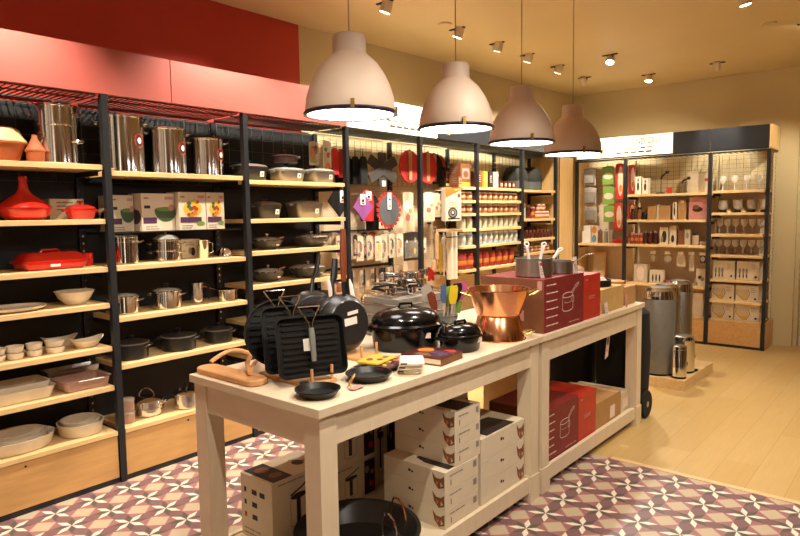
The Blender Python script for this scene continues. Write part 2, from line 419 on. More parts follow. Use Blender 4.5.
# right hand unit on the back wall
YF, YB = 7.705, 8.13
def right_bay(x0, x1, shelves, label, first=False, light=False, plinth=True):
    t = thing('shelving_bay', label, 'shelves', (0, 0, 0), 0, 'shelving bays on the back wall')
    for x in [x1]+([x0] if first else []):
        M('black_metal').box(x-.018, x+.018, YF-.004, YF+.035, 0, 2.168).build('upright_post', t)
    m = M('black_metal')
    for i in range(44): m.box(x1-.022, x1+.0005, YB-.06, YB-.045, .33+i*.042, .352+i*.042)
    m.use('cream_wall').box(x1-.02, x1, YB-.07, YB-.03, .31, 2.155)
    m.build('back_upright', t)
    m = M('pegboard').box(x0+.024, x1-.024, YB-.012, YB-.004, 0, 1.73); m.use('cream_wall').box(x0+.024, x1-.024, YB-.012, YB-.004, 1.73, 2.16); m.build('back_panel', t)
    m = M('black_metal'); wire_grid(m, 'y', x0+.03, x1-.03, 1.76, 2.15, YB-.03, .07, .05, .0012); m.build('wire_mesh', t)
    m = M('black_metal'); n = int((x1-x0)/.06)
    for i in range(n+1):
        x = x0+.028+(x1-x0-.056)*i/n; m.box(x-.003, x+.003, YF+.04, YB-.08, 2.162, 2.167)
    m.box(x0+.024, x1-.024, YF, YF+.02, 2.15, 2.168); m.build('top_grille', t)
    for z, d in shelves:
        o = M('shelf_wood').rr([(z-.029, (x1-x0)/2-.026, d/2, .002), (z-.003, (x1-x0)/2-.026, d/2, .002), (z-.001, (x1-x0)/2-.028, d/2-.002, .002)], 1, ((x0+x1)/2, YB-.03-d/2, 0)).build('shelf_board', t)
        for xx in (x0+.028, x1-.032): M('black_metal').box(xx, xx+.004, YB-.03-d*.9, YB-.075, z-.06, z-.03).build('shelf_bracket', o)
    if plinth:
        M('shelf_wood').box(x0+.024, x1-.024, YF+.037, YB-.01, .285, .3015).build('deck_board', t)
        o = M('plinth_wood').box(x0+.024, x1-.024, YF+.004, YF+.03, .03, .283).build('plinth_door', t)
        k = M('black_metal').lathe([(.006, 0), (.006, .004), (0, .004)], 10); k.xf(Matrix.Rotation(PI/2, 4, 'X')); k.build('lock', o, ((x0+x1)/2, YF+.004, .25))
        M('black_metal').box(x0+.024, x1-.024, YF+.006, YF+.03, 0, .028).build('kickboard', t)
    return t
D = .385
tt = right_bay(-3.56, -2.936, [(1.13, D), (.66, D)], 'back wall bay with green and red packets hanging', first=True)
M('panel_wood').box(-3.605, -3.582, YF+.02, YB-.002, 0, 2.16).build('side_panel', tt)
right_bay(-2.936, -1.98, [(1.73, D), (1.425, D), (1.13, D), (.66, D)], 'wide back wall bay with boxed gadgets on three shelves')
tt = right_bay(-1.98, -1.405, [(1.745, D), (1.50, D), (1.262, D), (1.03, D), (.757, D), (.52, D)], 'narrow back wall bay of wine glasses and glass boxes')
M('plinth_wood').box(-1.40, -1.383, YF+.02, YB, 0, .30).build('plinth_side', tt)
def fascia_right(x0, x1, mt, label, name='fascia_panel', lit=False):
    t = thing(name, label, 'sign' if lit else 'panel', (x0, YF, 2.19), 0)
    M(mt).box(.003, x1-x0-.003, -.006, .02, 0, .235).build('panel_face', t)
    M('black_metal').box(.003, x1-x0-.003, -.004, .03, -.014, 0).build('bottom_rail', t)
    return t
t = fascia_right(-3.56, -2.385, 'sign_lit', 'glowing white sign above the back wall gadget shelves', 'lit_sign', True)
m = M('sign_text'); sign_text(m, lambda u, v, w: (.09+u, -.006-w, .145+v), 1.17); m.build('lettering', t)
fascia_right(-2.385, -1.98, 'black_fascia', 'black fascia board next to the glowing back wall sign')
t = fascia_right(-1.98, -1.405, 'black_fascia', 'black fascia board over the wine glass bay')
M('panel_wood').box(.577, .60, -.006, .42, -.014, .236).build('end_cap', t)

# ------------------------------------------------------------------ lamps
def pendant(y, label, x=-2.0, z=1.975):
    t = thing('pendant_lamp', label, 'lamp', (x, y, z), 0, 'white bell pendant lamps over the tables')
    m = M('shade_grey').lathe([(.196, .004), (.198, .02), (.192, .07), (.178, .115), (.156, .165), (.122, .215), (.092, .243), (.078, .255), (.074, .262), (.073, .33), (.066, .338), (.004, .338), (.004, .332), (.06, .33), (.069, .26), (.12, .2), (.17, .11), (.188, .02), (.196, .004)], 48, cap=False)
    m.build('lamp_shade', t)
    M('lamp_rim').lathe([(.190, -.006), (.204, -.006), (.206, .003), (.202, .010), (.190, .010), (.190, -.006)], 48, cap=False).build('rim', t)
    M('lamp_glow').lathe([(.19, 0), (.12, -.006), (0, -.010)], 40).build('diffuser', t)
    for a in (-.75, -.75+PI, -.75+PI/2):
        k = M('brass').box(.198, .208, -.008, .008, -.008, .034); k.xf(Matrix.Rotation(a, 4, 'Z')); k.build('clip', t)
    M('print_grey').tube([(0, 0, .335), (0, 0, 3.06-z)], .0025, 6).build('cord', t)
    M('spot_white').lathe([(.045, 0), (.045, .02), (0, .02)], 20).build('ceiling_rose', t, (0, 0, 3.06-z-.02))
    return t
pendant(2.037, 'pendant lamp nearest the fascia end, largest of the four', z=1.985)
pendant(2.84, 'pendant lamp hanging in front of the glowing left sign', z=1.995)
pendant(3.54, 'pendant lamp third along the row, over the wine red carton', z=1.97)
pendant(4.26, 'pendant lamp nearest the back wall, smallest of the four', z=1.946)

def spot(x, y, aim, label, power, on=True, z=2.985, cone=1.75):
    t = thing('ceiling_spotlight', label, 'spotlight', (x, y, z), 0, 'round ceiling spotlights')
    d = (Vector(aim)-Vector((x, y, z))).normalized(); q = d.to_track_quat('-Z', 'Y').to_matrix().to_4x4()
    m = M('spot_white').lathe([(.036, .0), (.040, .0), (.041, .03), (.036, .085), (.028, .095), (0, .095)], 24); m.use('spot_white'); m.xf(q @ Matrix.Translation((0, 0, 0))); o = m.build('lamp_head', t)
    m = M('spot_glow' if on else 'frosted').lathe([(.037, -.0008), (.02, -.002), (0, -.002)], 20); m.xf(q); m.build('lens', t)
    m = M('black_metal').box(-.075, .075, -.012, .012, .066, .075); m.box(-.03, -.024, -.004, .004, .03, .066); m.box(.024, .03, -.004, .004, .03, .066); m.build('bracket', t)
    if on:
        l = bpy.data.lights.new('spot_bulb', 'SPOT'); l.energy = power; l.color = WARM; l.spot_size = cone; l.spot_blend = .7; l.shadow_soft_size = .03
        lo = bpy.data.objects.new('spot_bulb', l); col.objects.link(lo); lo.parent = t; lo.location = d*.012; lo.rotation_euler = d.to_track_quat('-Z', 'Y').to_euler()
for x, y, aim, lb in [(-3.11, 3.54, (-3.75, 3.4, 1.2), 'ceiling spotlight above the first pendant lamp'), (-3.11, 4.44, (-3.8, 4.3, 1.2), 'ceiling spotlight beside the second pendant cord'),
                      (-3.11, 5.06, (-3.7, 5.2, 1.2), 'ceiling spotlight between the second and third pendant cords'), (-3.12, 5.63, (-3.8, 5.7, 1.2), 'ceiling spotlight beside the third pendant cord'),
                      (-3.13, 6.29, (-3.8, 6.4, 1.2), 'ceiling spotlight between the third and fourth pendant cords'), (-3.17, 7.05, (-3.1, 8.1, 1.9), 'ceiling spotlight just past the fourth pendant cord'),
                      (-3.11, 2.55, (-3.75, 2.45, 1.3), 'ceiling spotlight out of frame over the stockpots'), (-3.11, 1.15, (-3.75, 1.1, 1.2), 'ceiling spotlight out of frame over the tagine bay')]:
    spot(x, y, aim, lb, SPOT_W, cone=.8 if y > 7 else 1.75)
spot(-2.53, 6.2, (-2.2, 4.6, 0), 'bright ceiling spotlight over the back of the far table', SPOT_W)
spot(-2.57, 7.40, (-2.35, 6.6, 0), 'ceiling spotlight close to the back wall sign', SPOT_W*.4)
spot(-1.84, 7.33, (-1.95, 8.1, 1.9), 'dim ceiling spotlight above the wine glass bay', SPOT_W*.6, cone=.75)
spot(-1.12, 5.16, (-.6, 5.6, 0), 'ceiling spotlight over the open wooden floor', FILL_SPOT_W)
spot(-.9, 2.6, (-1.6, 2.6, .5), 'added fill spotlight out of frame over the table front', FILL_SPOT_W)  # unseen lamp added to brighten the table front
spot(-.9, 1.0, (-1.8, 1.2, .5), 'added fill spotlight out of frame over the table end', FILL_SPOT_W)  # added fill with no visible fitting, lifts the table end
spot(-.4, 6.9, (-1.9, 8.0, 1.4), 'added spotlight out of frame aimed at the wine glass bay', SPOT_W*.75, cone=1.0)  # out-of-view lamp added so the wine glass bay is lit
spot(-.9, 6.3, (-3.0, 8.0, 1.4), 'added spotlight out of frame aimed at the gadget shelves', SPOT_W*.85, cone=.95)  # added unseen lamp, brightens the back wall gadget shelves
spot(.4, 4.6, (-.4, 5.2, 0), 'added fill spotlight out of frame over the wooden floor', FILL_SPOT_W)  # fill lamp added out of view for the wooden floor
spot(.2, 1.6, (-1.5, 2.2, .4), 'added fill spotlight out of frame lighting the table fronts', FILL_SPOT_W)  # unseen fill added for both table fronts
for x, y, lb in ((-3.113, 4.276, 'flat round ceiling disc beside the second pendant cord'), (-1.143, 6.08, 'small round ceiling disc near the right edge')):
    tag(M('ceiling_paint').lathe([(.055, -.012), (.06, -.006), (.06, 0), (0, 0)][::1], 24).build('smoke_detector', None, (x, y, 3.06)), lb, 'smoke detector')
#@@ITEMS
# ------------------------------------------------------------------ cookware builders
def lathe_body(mt, R, H, t=.004, taper=1.0, foot=.008, **k):
    return M(mt).lathe([(0, 0), (R*taper-foot, 0), (R*taper, foot*.7), (R, H-.004), (R+.003, H-.002), (R+.003, H), (R-t, H), (R*taper-t, .008), (0, .006)], 36, **k)
def sticker(parent, mt, R, z0, z1, ang, half, name='price_sticker', spot_m='print_dark', n=4, sx=1, sy=1):
    m = M(mt)
    def P(a, z, e): return ((R+e)*math.cos(a)*sx, (R+e)*math.sin(a)*sy, z)
    for i in range(n):
        a0 = ang-half+2*half*i/n; a1 = ang-half+2*half*(i+1)/n
        m.add([P(a0, z0, .0012), P(a1, z0, .0012), P(a1, z1, .0012), P(a0, z1, .0012)], [(0, 1, 2, 3)])
    m.use(spot_m); h = half*.45; zz = (z1-z0)
    m.add([P(ang-h, z0+zz*.35, .002), P(ang+h, z0+zz*.35, .002), P(ang+h, z0+zz*.65, .002), P(ang-h, z0+zz*.65, .002)], [(0, 1, 2, 3)])
    return m.build(name, parent)
def round_badge(parent, R, zc, r, ang):
    """round red ringed sticker on a pot wall"""
    m = M('print_red'); n = 18
    def P(u, v, e): a = ang+u/R; return ((R+e)*math.cos(a), (R+e)*math.sin(a), zc+v)
    for mt, q, e in (('print_red', r, .001), ('print_dark', r*.8, .0016), ('white_paper', r*.42, .0022)):
        m.use(mt); ring = [(q*math.cos(2*PI*i/n), q*1.15*math.sin(2*PI*i/n)) for i in range(n)]
        m.add([P(u, v, e) for u, v in ring], [tuple(range(n))])
    m.build('round_sticker', parent)
def loop_handle(parent, mt, R, z, ang, wd=.05, out=.03, r=.005, rise=.0):
    m = M(mt); ca, sa = math.cos(ang), math.sin(ang)
    def P(u, o, dz): return ((R+o)*ca-u*sa, (R+o)*sa+u*ca, z+dz)
    m.tube([P(-wd, -.006, 0), P(-wd, out*.5, rise*.3), P(-wd*.7, out, rise), P(0, out*1.08, rise*1.1), P(wd*.7, out, rise), P(wd, out*.5, rise*.3), P(wd, -.006, 0)], r, 8)
    return m.build('handle', parent)
def long_handle(parent, mt, R, z, ang, L=.17, r=.009, rise=.03, flat=.6):
    m = M(mt); ca, sa = math.cos(ang), math.sin(ang)
    m.tube([((R-.006)*ca, (R-.006)*sa, z), ((R+.03)*ca, (R+.03)*sa, z+rise*.3), ((R+L*.5)*ca, (R+L*.5)*sa, z+rise*.8), ((R+L)*ca, (R+L)*sa, z+rise)], [r*.7, r*.7, r, r*.9], 8, flat=flat)
    return m.build('long_handle', parent)
def lid_on(parent, mt, R, H, dome=.025, knob='cast_black', ks=1.0, rimm=None):
    o = M(mt).lathe([(R+.004, H+.001), (R+.004, H+.005), (R*.92, H+.010), (R*.6, H+.005+dome*.75), (R*.25, H+.005+dome), (0, H+.005+dome), (0, H+.003+dome), (R*.6, H+dome*.7), (R*.9, H+.004), (R-.004, H+.001)], 36, cap=False).build('lid', parent)
    if rimm: M(rimm).lathe([(R-.003, H+.001), (R+.006, H+.001), (R+.006, H+.007), (R-.003, H+.008), (R-.003, H+.001)], 36, cap=False).build('lid_rim', o)
    if knob: M(knob).lathe([(.007*ks, 0), (.006*ks, .010*ks), (.016*ks, .018*ks), (.017*ks, .026*ks), (.010*ks, .030*ks), (0, .030*ks)], 18).build('knob', o, (0, 0, H+.004+dome))
    return o
def pot(name, label, cat, loc, R, H, body='steel', lid=None, dome=.025, knob='cast_black', handles='loops', hz=.8, ang=-.85+PI/2, hm=None, group=None, taper=1.0, rz=0, rimm=None, bandz=None, ks=1.0, hwd=None):
    t = thing(name, label, cat, loc, rz, group)
    lathe_body(body, R, H, taper=taper).build('pot_body', t)
    if bandz: M('chrome').lathe([(R+.0005, bandz-.005), (R+.004, bandz-.003), (R+.004, bandz+.003), (R+.0005, bandz+.005)], 36, cap=False).build('rim_band', t)
    if lid: lid_on(t, lid, R, H, dome, knob, ks, rimm)
    hm = hm or body
    for h in ([handles] if isinstance(handles, str) else handles or []):
        if h == 'loops':
            for a in (ang, ang+PI): loop_handle(t, hm, R, H*hz, a, hwd or R*.32, .028, .0045, .008)
        if h == 'low_loops':
            for a in (ang, ang+PI): loop_handle(t, hm, R, H*.38, a, hwd or R*.32, .028, .0045, .008)
        if h == 'lugs':
            for a in (ang, ang+PI): loop_handle(t, hm, R, H*.86, a, R*.30, .020, .007, .004)
        if h == 'long': long_handle(t, hm, R, H*.85, ang)
        if h == 'arch':
            m = M('chrome'); m.tube([(-R*.55*math.sin(ang+PI/2)*0+R*.5*math.cos(ang+PI*i/10*0)*math.cos(PI*i/10), R*.5*math.sin(ang)*math.cos(PI*i/10), H+dome*.5+R*.62*math.sin(PI*i/10)) for i in range(11)], .0035, 8); m.build('arch_handle', t)
    return t
def square_pot(name, label, loc, hx, hy, H, body, lid, group=None, rz=0, sticker_on=True, knob='cast_black', cat='casserole'):
    t = thing(name, label, cat, loc, rz, group); r = min(hx, hy)*.45
    M(body).rr([(0, hx*.80, hy*.80, r*.8), (.006, hx*.84, hy*.84, r*.85), (H-.012, hx*.97, hy*.97, r), (H-.010, hx, hy, r), (H, hx, hy, r), (H, hx-.006, hy-.006, r), (.012, hx*.8, hy*.8, r*.8)], 6).build('pot_body', t)
    o = M(lid).rr([(H+.001, hx-.002, hy-.002, r), (H+.005, hx-.003, hy-.003, r), (H+.012, hx*.85, hy*.85, r*.9), (H+.022, hx*.5, hy*.5, r*.6), (H+.024, hx*.2, hy*.2, r*.3)], 6).build('lid', t)
    M(knob).lathe([(.007, 0), (.006, .008), (.018, .014), (.016, .022), (0, .022)], 16).build('knob', o, (0, 0, H+.024))
    for s in (-1, 1): M(body).rr([(H-.018, .022, .014, .008), (H-.004, .024, .016, .008)], 3, (0, s*(hy+.010), 0)).build('handle', t)
    if sticker_on:
        f = lambda u, v, w: (hx*.93+w+v*.14, u, v)
        m = M('white_paper').rect(.0+hy*.2, hy*.2+.034, H*.30, H*.30+.036, f, .004); m.use('print_dark').rect(hy*.2+.010, hy*.2+.024, H*.30+.012, H*.30+.022, f, .005); m.build('price_sticker', t)
    return t
def bowl_dish(name, label, cat, loc, secs, mt, group=None, rz=0, inner_r=None, t=.006, oval=True, parts=()):
    """dish from (z, hx, hy) outline: rounded walls with an inside"""
    o = thing(name, label, cat, loc, rz, group) if parts else None
    z1, hx1, hy1 = secs[-1]
    q = [(z, hx, hy, (min(hx, hy)*.98 if oval else min(hx, hy)*.3)) for z, hx, hy in secs]
    inn = [(z1, hx1-t, hy1-t, (min(hx1, hy1)*.98-t if oval else min(hx1, hy1)*.28))]+[(max(secs[0][0]+.006, z), hx-t, hy-t, (min(hx, hy)*.98-t if oval else min(hx, hy)*.28)) for z, hx, hy in secs[::-1][1:]]
    m = M(mt)
    if oval:
        rings = []
        for z, hx, hy, r in q+inn: rings.append([(hx*math.cos(2*PI*j/40), hy*math.sin(2*PI*j/40), z) for j in range(40)])
        m.rings(rings, True)
    else: m.rr(q+inn, 6)
    if not parts: return tag(m.build(name, None, loc, rz), label, cat, group)
    m.build('dish_body', o)
    return o

XS = -3.78
# ---- bay one: terracotta, red enamel, cream ovenware
t = thing('bread_baker', 'terracotta oval baker with cream domed lid on top shelf', 'baking dish', (-3.80, 1.225, 1.843))
M('terracotta').lathe([(0, 0), (.085, 0), (.095, .012), (.128, .095), (.138, .100), (.138, .106), (.12, .106)], 36, sx=.85, sy=1).build('base_dish', t)
M('terracotta_pale').lathe([(.137, .107), (.137, .113), (.122, .130), (.10, .175), (.075, .186), (0, .189)], 36, sx=.85, sy=1, cap=False).build('lid', t)
t = thing('garlic_pot', 'small terracotta pot with cone lid beside the tall steel steamer', 'pot', (-3.72, 1.375, 1.843))
M('terracotta').lathe([(0, 0), (.036, 0), (.042, .01), (.046, .058), (.05, .062), (.05, .068), (0, .068)], 24).build('pot_body', t)
M('terracotta').lathe([(.048, .069), (.03, .10), (.014, .135), (.014, .15), (0, .152)], 24, cap=False).build('lid', t)
t = pot('steamer_stockpot', 'steel steamer pot with four side handles and a middle band', 'stockpot', (-3.79, 1.515, 1.8475), .112, .315, lid='steel', dome=.012, handles=['loops', 'low_loops'], bandz=.21, knob='steel', ks=.8, hz=.84)
tag(M('ceramic_pale').lathe([(0, 0), (.135, 0), (.14, .003), (0, .003)], 32).build('round_board', None, (-3.79, 1.515, 1.843)), 'thin pale round board under the banded steel steamer', 'board')
for y, R, H, lb in ((1.885, .130, .325, 'tallest plain steel stockpot with round red sticker'), (2.18, .120, .282, 'middle steel stockpot with round red sticker'), (2.468, .112, .24, 'smallest steel stockpot with round red sticker')):
    z = 1.813
    t = pot('stockpot', lb, 'stockpot', (-3.79, y, z), R, H, lid='steel', dome=.006, knob=None, handles='loops', hz=.9, ang=1.2, group='plain steel stockpots on the top shelf')
    round_badge(t, R, H*.58, .038, .42)
t = thing('tagine', 'red enamel tagine with tall cone lid', 'tagine', (-3.78, 1.325, 1.54))
M('red_enamel').lathe([(0, 0), (.085, 0), (.115, .02), (.128, .052), (.130, .058), (.12, .058), (.11, .03), (0, .02)], 40).build('base_dish', t)
o = M('red_enamel').lathe([(.134, .060), (.134, .068), (.126, .078), (.085, .112), (.040, .140), (.026, .165), (.020, .20), (.024, .225), (.018, .235), (0, .237)], 40, cap=False).build('lid', t)
t = square_pot('square_cocotte', 'small square red enamel pot with lid beside the tagine', (-3.70, 1.585, 1.54), .06, .072, .058, 'red_enamel', 'red_enamel', sticker_on=False, knob='red_enamel')
def carton(name, label, x0, x1, y0, y1, z0, z1, mt, deco=None, group=None, cat='box', rz=0):
    """closed carton; its origin is the middle of its base; deco(m, facefn, dims) prints on it"""
    cx, cy = (x0+x1)/2, (y0+y1)/2; d = (x0-cx, x1-cx, y0-cy, y1-cy, 0, z1-z0)
    m = M(mt).rr([(0, d[1]-.001, d[3]-.001, .002), (.001, d[1], d[3], .002), (d[5]-.001, d[1], d[3], .002), (d[5], d[1]-.001, d[3]-.001, .002)], 1)
    for i in range(len(m.fs)): m.fs[i] = False
    if deco: deco(m, lambda wh: face(*d, wh), (x1-x0, y1-y0, z1-z0))
    return tag(m.build(name, None, (cx, cy, z0), rz), label, cat, group)
def textlines(m, fn, u, v, L, n, dv, mt='print_grey', h=.006, w=.001):
    m.use(mt)
    for i in range(n):
        uu = u
        for k in range(3):
            l = L*R_.uniform(.18, .34); m.rect(uu, min(u+L, uu+l), v-i*dv, v-i*dv+h, fn, w); uu += l+L*.03
            if uu > u+L*.9: break
def d_cocotte(m, F, s):
    f = F('+x'); textlines(m, f, s[1]*.2, s[2]*.8, s[1]*.6, 3, .02, 'print_brown')
carton('cocotte_box', 'beige carton standing behind the small square red pot', -3.90, -3.80, 1.46, 1.65, 1.54, 1.655, 'leaf_pack', d_cocotte)
t = thing('covered_roaster', 'long red enamel baking dish with domed lid', 'baking dish', (-3.77, 1.435, 1.268), 0)
M('red_enamel').rr([(0, .09, .145, .03), (.008, .10, .16, .035), (.035, .105, .165, .035), (.037, .112, .178, .03), (.042, .112, .178, .03), (.042, .1, .16, .03), (.02, .09, .15, .03)], 6).build('base_dish', t)
M('red_enamel').rr([(.043, .110, .174, .03), (.050, .110, .174, .03), (.056, .104, .165, .04), (.086, .085, .140, .03), (.094, .07, .12, .03)], 6).build('lid', t)
M('red_enamel').tube([(0, -.05, .092), (0, -.04, .104), (0, .04, .104), (0, .05, .092)], .007, 8).build('lid_handle', t)
M('white_paper').box(.092, .094, -.04, .01, .018, .032).build('price_sticker', t, (.017, 0, 0))
tag(M('red_enamel').lathe([(0, 0), (.03, 0), (.036, .01), (.038, .075), (.032, .075), (.03, .02), (0, .015)], 20).build('red_mug', None, (-3.80, 1.645, 1.268)), 'small red beaker at the shelf end beside the black post', 'beaker')
bowl_dish('oval_platter', 'flat cream oval platter left of the scalloped bowl', 'plate', (-3.73, 1.215, 1.06), [(0, .09, .12), (.012, .12, .16), (.024, .128, .17)], 'ceramic')
tag(M('ceramic_pale').lathe([(0, 0), (.05, 0), (.058, .008), (.082, .035), (.098, .070), (.104, .076), (.098, .076), (.088, .06), (.055, .016), (0, .014)], 60, wob=lambda t: .055*abs(math.cos(3*t))-.02).build('scalloped_bowl', None, (-3.735, 1.54, 1.06)), 'white scalloped bowl standing alone beside the black post', 'bowl')
k = 0
for y, r, lv in ((1.118, .045, 2), (1.205, .045, 2), (1.30, .042, 2), (1.405, .052, 2)):
    for i in range(lv):
        lb = ['first', 'second', 'third', 'widest'][k//2]
        o = tag(M('ceramic_pale').lathe([(0, 0), (r*.82, 0), (r*.86, .004), (r, .034), (r*.93, .034), (r*.8, .008), (0, .006)], 28).build('ramekin', None, (-3.70, y, .81+i*.0345)),
            '%s cream ramekin of the %s pair of stacked ramekins' % (['lower', 'upper'][i], lb+' from the frame edge' if lb != 'widest' else lb), 'ramekin', 'stacked cream ramekins')
        k += 1
def boat(label, loc, rz):
    m = M('ceramic_pale'); rings = []
    for z, s, tt in ((0, .55, 0), (.004, .6, 0), (.04, 1, 0), (.04, .93, 1), (.012, .58, 1)):
        ring = []
        for j in range(40):
            a = 2*PI*j/40; ca, sa = math.cos(a), math.sin(a); p = abs(sa)**3
            ring.append((.062*s*ca, .10*s*sa, z+(.02*p if z > .03 else 0)))
        rings.append(ring)
    m.rings(rings, True); return tag(m.build('boat_dish', None, loc, rz), label, 'dish', 'boat shaped cream dishes')
boat('boat shaped cream dish in front, next to the black post', (-3.71, 1.58, .81), .1)
boat('boat shaped cream dish half hidden behind the ramekins', (-3.88, 1.50, .81), -.1)
bowl_dish('rectangular_dish', 'larger cream rectangular dish holding a smaller one', 'baking dish', (-3.75, 1.205, .58), [(0, .10, .15), (.005, .105, .155), (.058, .115, .172), (.066, .120, .178)], 'ceramic', oval=False)
bowl_dish('rectangular_dish', 'cream rectangular dish nested inside the larger dish', 'baking dish', (-3.75, 1.205, .592), [(0, .082, .13), (.005, .086, .135), (.056, .096, .15), (.080, .10, .156)], 'ceramic', oval=False)
t = bowl_dish('glass_roaster', 'pinkish glass roasting dish with metal rack handle', 'baking dish', (-3.722, 1.545, .58), [(0, .085, .115), (.005, .09, .12), (.055, .098, .13), (.06, .105, .138)], 'pink_glass', oval=False, parts=(1,))
M('steel').tube([(.104, -.07, .052), (.13, -.07, .062), (.13, .07, .062), (.104, .07, .052)], .004, 8).build('handle', t)
M('steel').tube([(-.10, -.07, .052), (-.11, -.07, .075), (-.11, .07, .075), (-.10, .07, .052)], .004, 8).build('handle', t)
bowl_dish('steel_tray', 'steel roasting tray behind the pinkish glass dish', 'tray', (-3.893, 1.56, .58), [(0, .04, .13), (.004, .043, .135), (.085, .05, .15), (.09, .053, .155)], 'brushed_steel', oval=False)
for (sx, sy, z, h, lb) in ((.135, .195, .31, .07, 'largest cream oval dish at the bottom of three nested'), (.115, .165, .322, .072, 'middle cream oval dish of three nested'), (.095, .135, .334, .074, 'smallest cream oval dish on top of three nested')):
    bowl_dish('oval_dish', lb, 'baking dish', (-3.745, 1.195, z), [(0, sx*.8, sy*.86), (.006, sx*.84, sy*.9), (h-.006, sx*.97, sy*.98), (h, sx, sy)], 'ceramic', 'cream oval dishes on the bottom deck')
for (r, z, h, lb) in ((.125, .31, .07, 'outer cream round dish holding another by the post'), (.105, .322, .072, 'cream round dish nested inside its larger twin')):
    o = bowl_dish('round_dish', lb, 'baking dish', (-3.745, 1.535, z), [(0, r*.86, r*.86), (.006, r*.9, r*.9), (h-.006, r*.98, r*.98), (h, r, r)], 'ceramic', 'cream round dishes on the bottom deck')

# ---- bay two: steel and black pots, boxed woks
def d_wok(kind):
    def g(m, F, s):
        f = F('+x'); W, Hh = s[1], s[2]
        m.use('print_brown').rect(W*.08, W*.22, Hh*.86, Hh*.89, f); m.use('print_pink').rect(W*.70, W*.95, Hh*.84, Hh*.92, f)
        if kind == 0:
            m.use('print_dkgreen').disc(W*.72, Hh*.56, W*.34, Hh*.32, f, .001, 18, PI, 2*PI); m.disc(W*.72, Hh*.56, W*.34, Hh*.08, f, .0012); m.use('print_green').disc(W*.72, Hh*.58, W*.28, Hh*.06, f, .0014); m.use('print_pink').disc(W*.9, Hh*.62, W*.10, Hh*.09, f, .0016)
            m.use('print_dark').rect(W*.08, W*.26, Hh*.60, Hh*.68, f); m.use('print_purple').rect(W*.04, W*.44, Hh*.20, Hh*.36, f, .0012)
            b = F('-y'); m.use('print_purple').disc(s[0]*.55, Hh*.38, s[0]*.4, Hh*.2, b); m.use('print_brown').disc(s[0]*.4, Hh*.5, s[0]*.2, Hh*.1, b, .001)
        else:
            m.use('print_yellow').disc(W*.5, Hh*.56, W*.34, Hh*.22, f)
            for i in range(16): m.use(['print_orange', 'print_yellow', 'print_brown', 'print_red', 'print_dkgreen'][i % 5]).disc(W*(.5+.28*math.cos(i*2.4)*((i % 4+1)/4)), Hh*(.58+.20*math.sin(i*2.4)*((i % 4+1)/4)), W*.085, Hh*.05, f, .0011+i*.00004, 8)
            m.use('print_purple').rect(W*.05, W*.82, Hh*.20, Hh*.34, f, .002); m.use('print_green').disc(W*.78, Hh*.17, W*.16, Hh*.06, f, .0022)
        textlines(m, f, W*.1, Hh*.10, W*.5, 2, .014)
    return g
carton('wok_box', 'wide white carton printed with green wok on wire shelf', -3.86, -3.70, 1.945, 2.165, 1.46, 1.69, 'white_card', d_wok(0), 'boxed woks')
carton('wok_box', 'white carton half hidden at the end of the boxed woks', -3.95, -3.78, 1.80, 1.938, 1.46, 1.68, 'white_card', d_wok(0), 'boxed woks')
carton('pan_box', 'white carton with yellow dish picture between two cartons', -3.80, -3.66, 2.17, 2.365, 1.46, 1.70, 'white_card', d_wok(1), 'boxed pans')
carton('pan_box', 'narrow white carton with dish picture at the row end', -3.80, -3.66, 2.37, 2.505, 1.46, 1.70, 'white_card', d_wok(1), 'boxed pans')
t = pot('steamer_pot', 'steel pot with banded rim and wire lid handle', 'pot', (-3.74, 1.855, 1.268), .072, .160, lid='steel', dome=.008, handles=['loops'], bandz=.135, knob=None, ang=1.0)
M('black_metal').tube([(.02*math.cos(.7)*k, .02*math.sin(.7)*k*2.2, .172+.008*(1-abs(k)**4)) for k in (-1, -.9, -.5, 0, .5, .9, 1)], .003, 6).build('wire_handle', t)
t = pot('couscous_pot', 'two tier steel steamer with glass domed lid', 'pot', (-3.76, 2.13, 1.268), .088, .13, lid='lid_glass', dome=.035, handles=['loops', 'low_loops'], bandz=.065, knob='chrome', rimm='chrome')
def d_jug(m, F, s):
    f = F('+x'); m.use('print_dark').disc(s[1]*.6, s[2]*.35, s[1]*.12, s[2]*.22, f); m.use('print_grey').disc(s[1]*.45, s[2]*.4, s[1]*.1, s[2]*.18, f, .001); textlines(m, f, s[1]*.2, s[2]*.8, s[1]*.6, 2, .015)
carton('jug_box', 'cream carton behind the steel measuring jug', -3.90, -3.80, 2.26, 2.40, 1.268, 1.395, 'white_card', d_jug)
t = thing('measuring_jug', 'steel jug with side handle in front of cream carton', 'jug', (-3.73, 2.375, 1.268))
M('steel').lathe([(0, 0), (.032, 0), (.035, .006), (.042, .115), (.045, .12), (.040, .12), (.033, .01), (0, .008)], 28).build('jug_body', t)
M('steel').tube([(.01, .040, .105), (.012, .068, .10), (.012, .068, .04), (.01, .036, .03)], .004, 8).build('handle', t)
tag(M('steel').lathe([(.052, 0), (.05, .012), (.036, .045), (.02, .058), (.0, .058)], 40, wob=lambda t: .10*math.cos(10*t)).build('fluted_mould', None, (-3.76, 2.56, 1.268)), 'small upside-down fluted steel mould by the post', 'mould')
t = thing('skimmer', 'long brown handled skimmer lying behind the fluted mould', 'utensil', (-3.90, 2.52, 1.268))
M('steel').lathe([(0, .002), (.04, .008), (.048, .018), (.044, .018), (.035, .012), (0, .006)], 24).build('bowl', t); M('brown_wood').tube([(.02, .045, .016), (.06, .09, .06), (.02, .085, .075)][:2], .007, 8).build('long_handle', t)
pot('saucepan', 'glass lidded steel saucepan tight against the black post', 'saucepan', (-3.73, 1.83, .97), .078, .098, lid='lid_glass', dome=.018, handles='loops', knob=None, rimm='chrome', ang=.75)
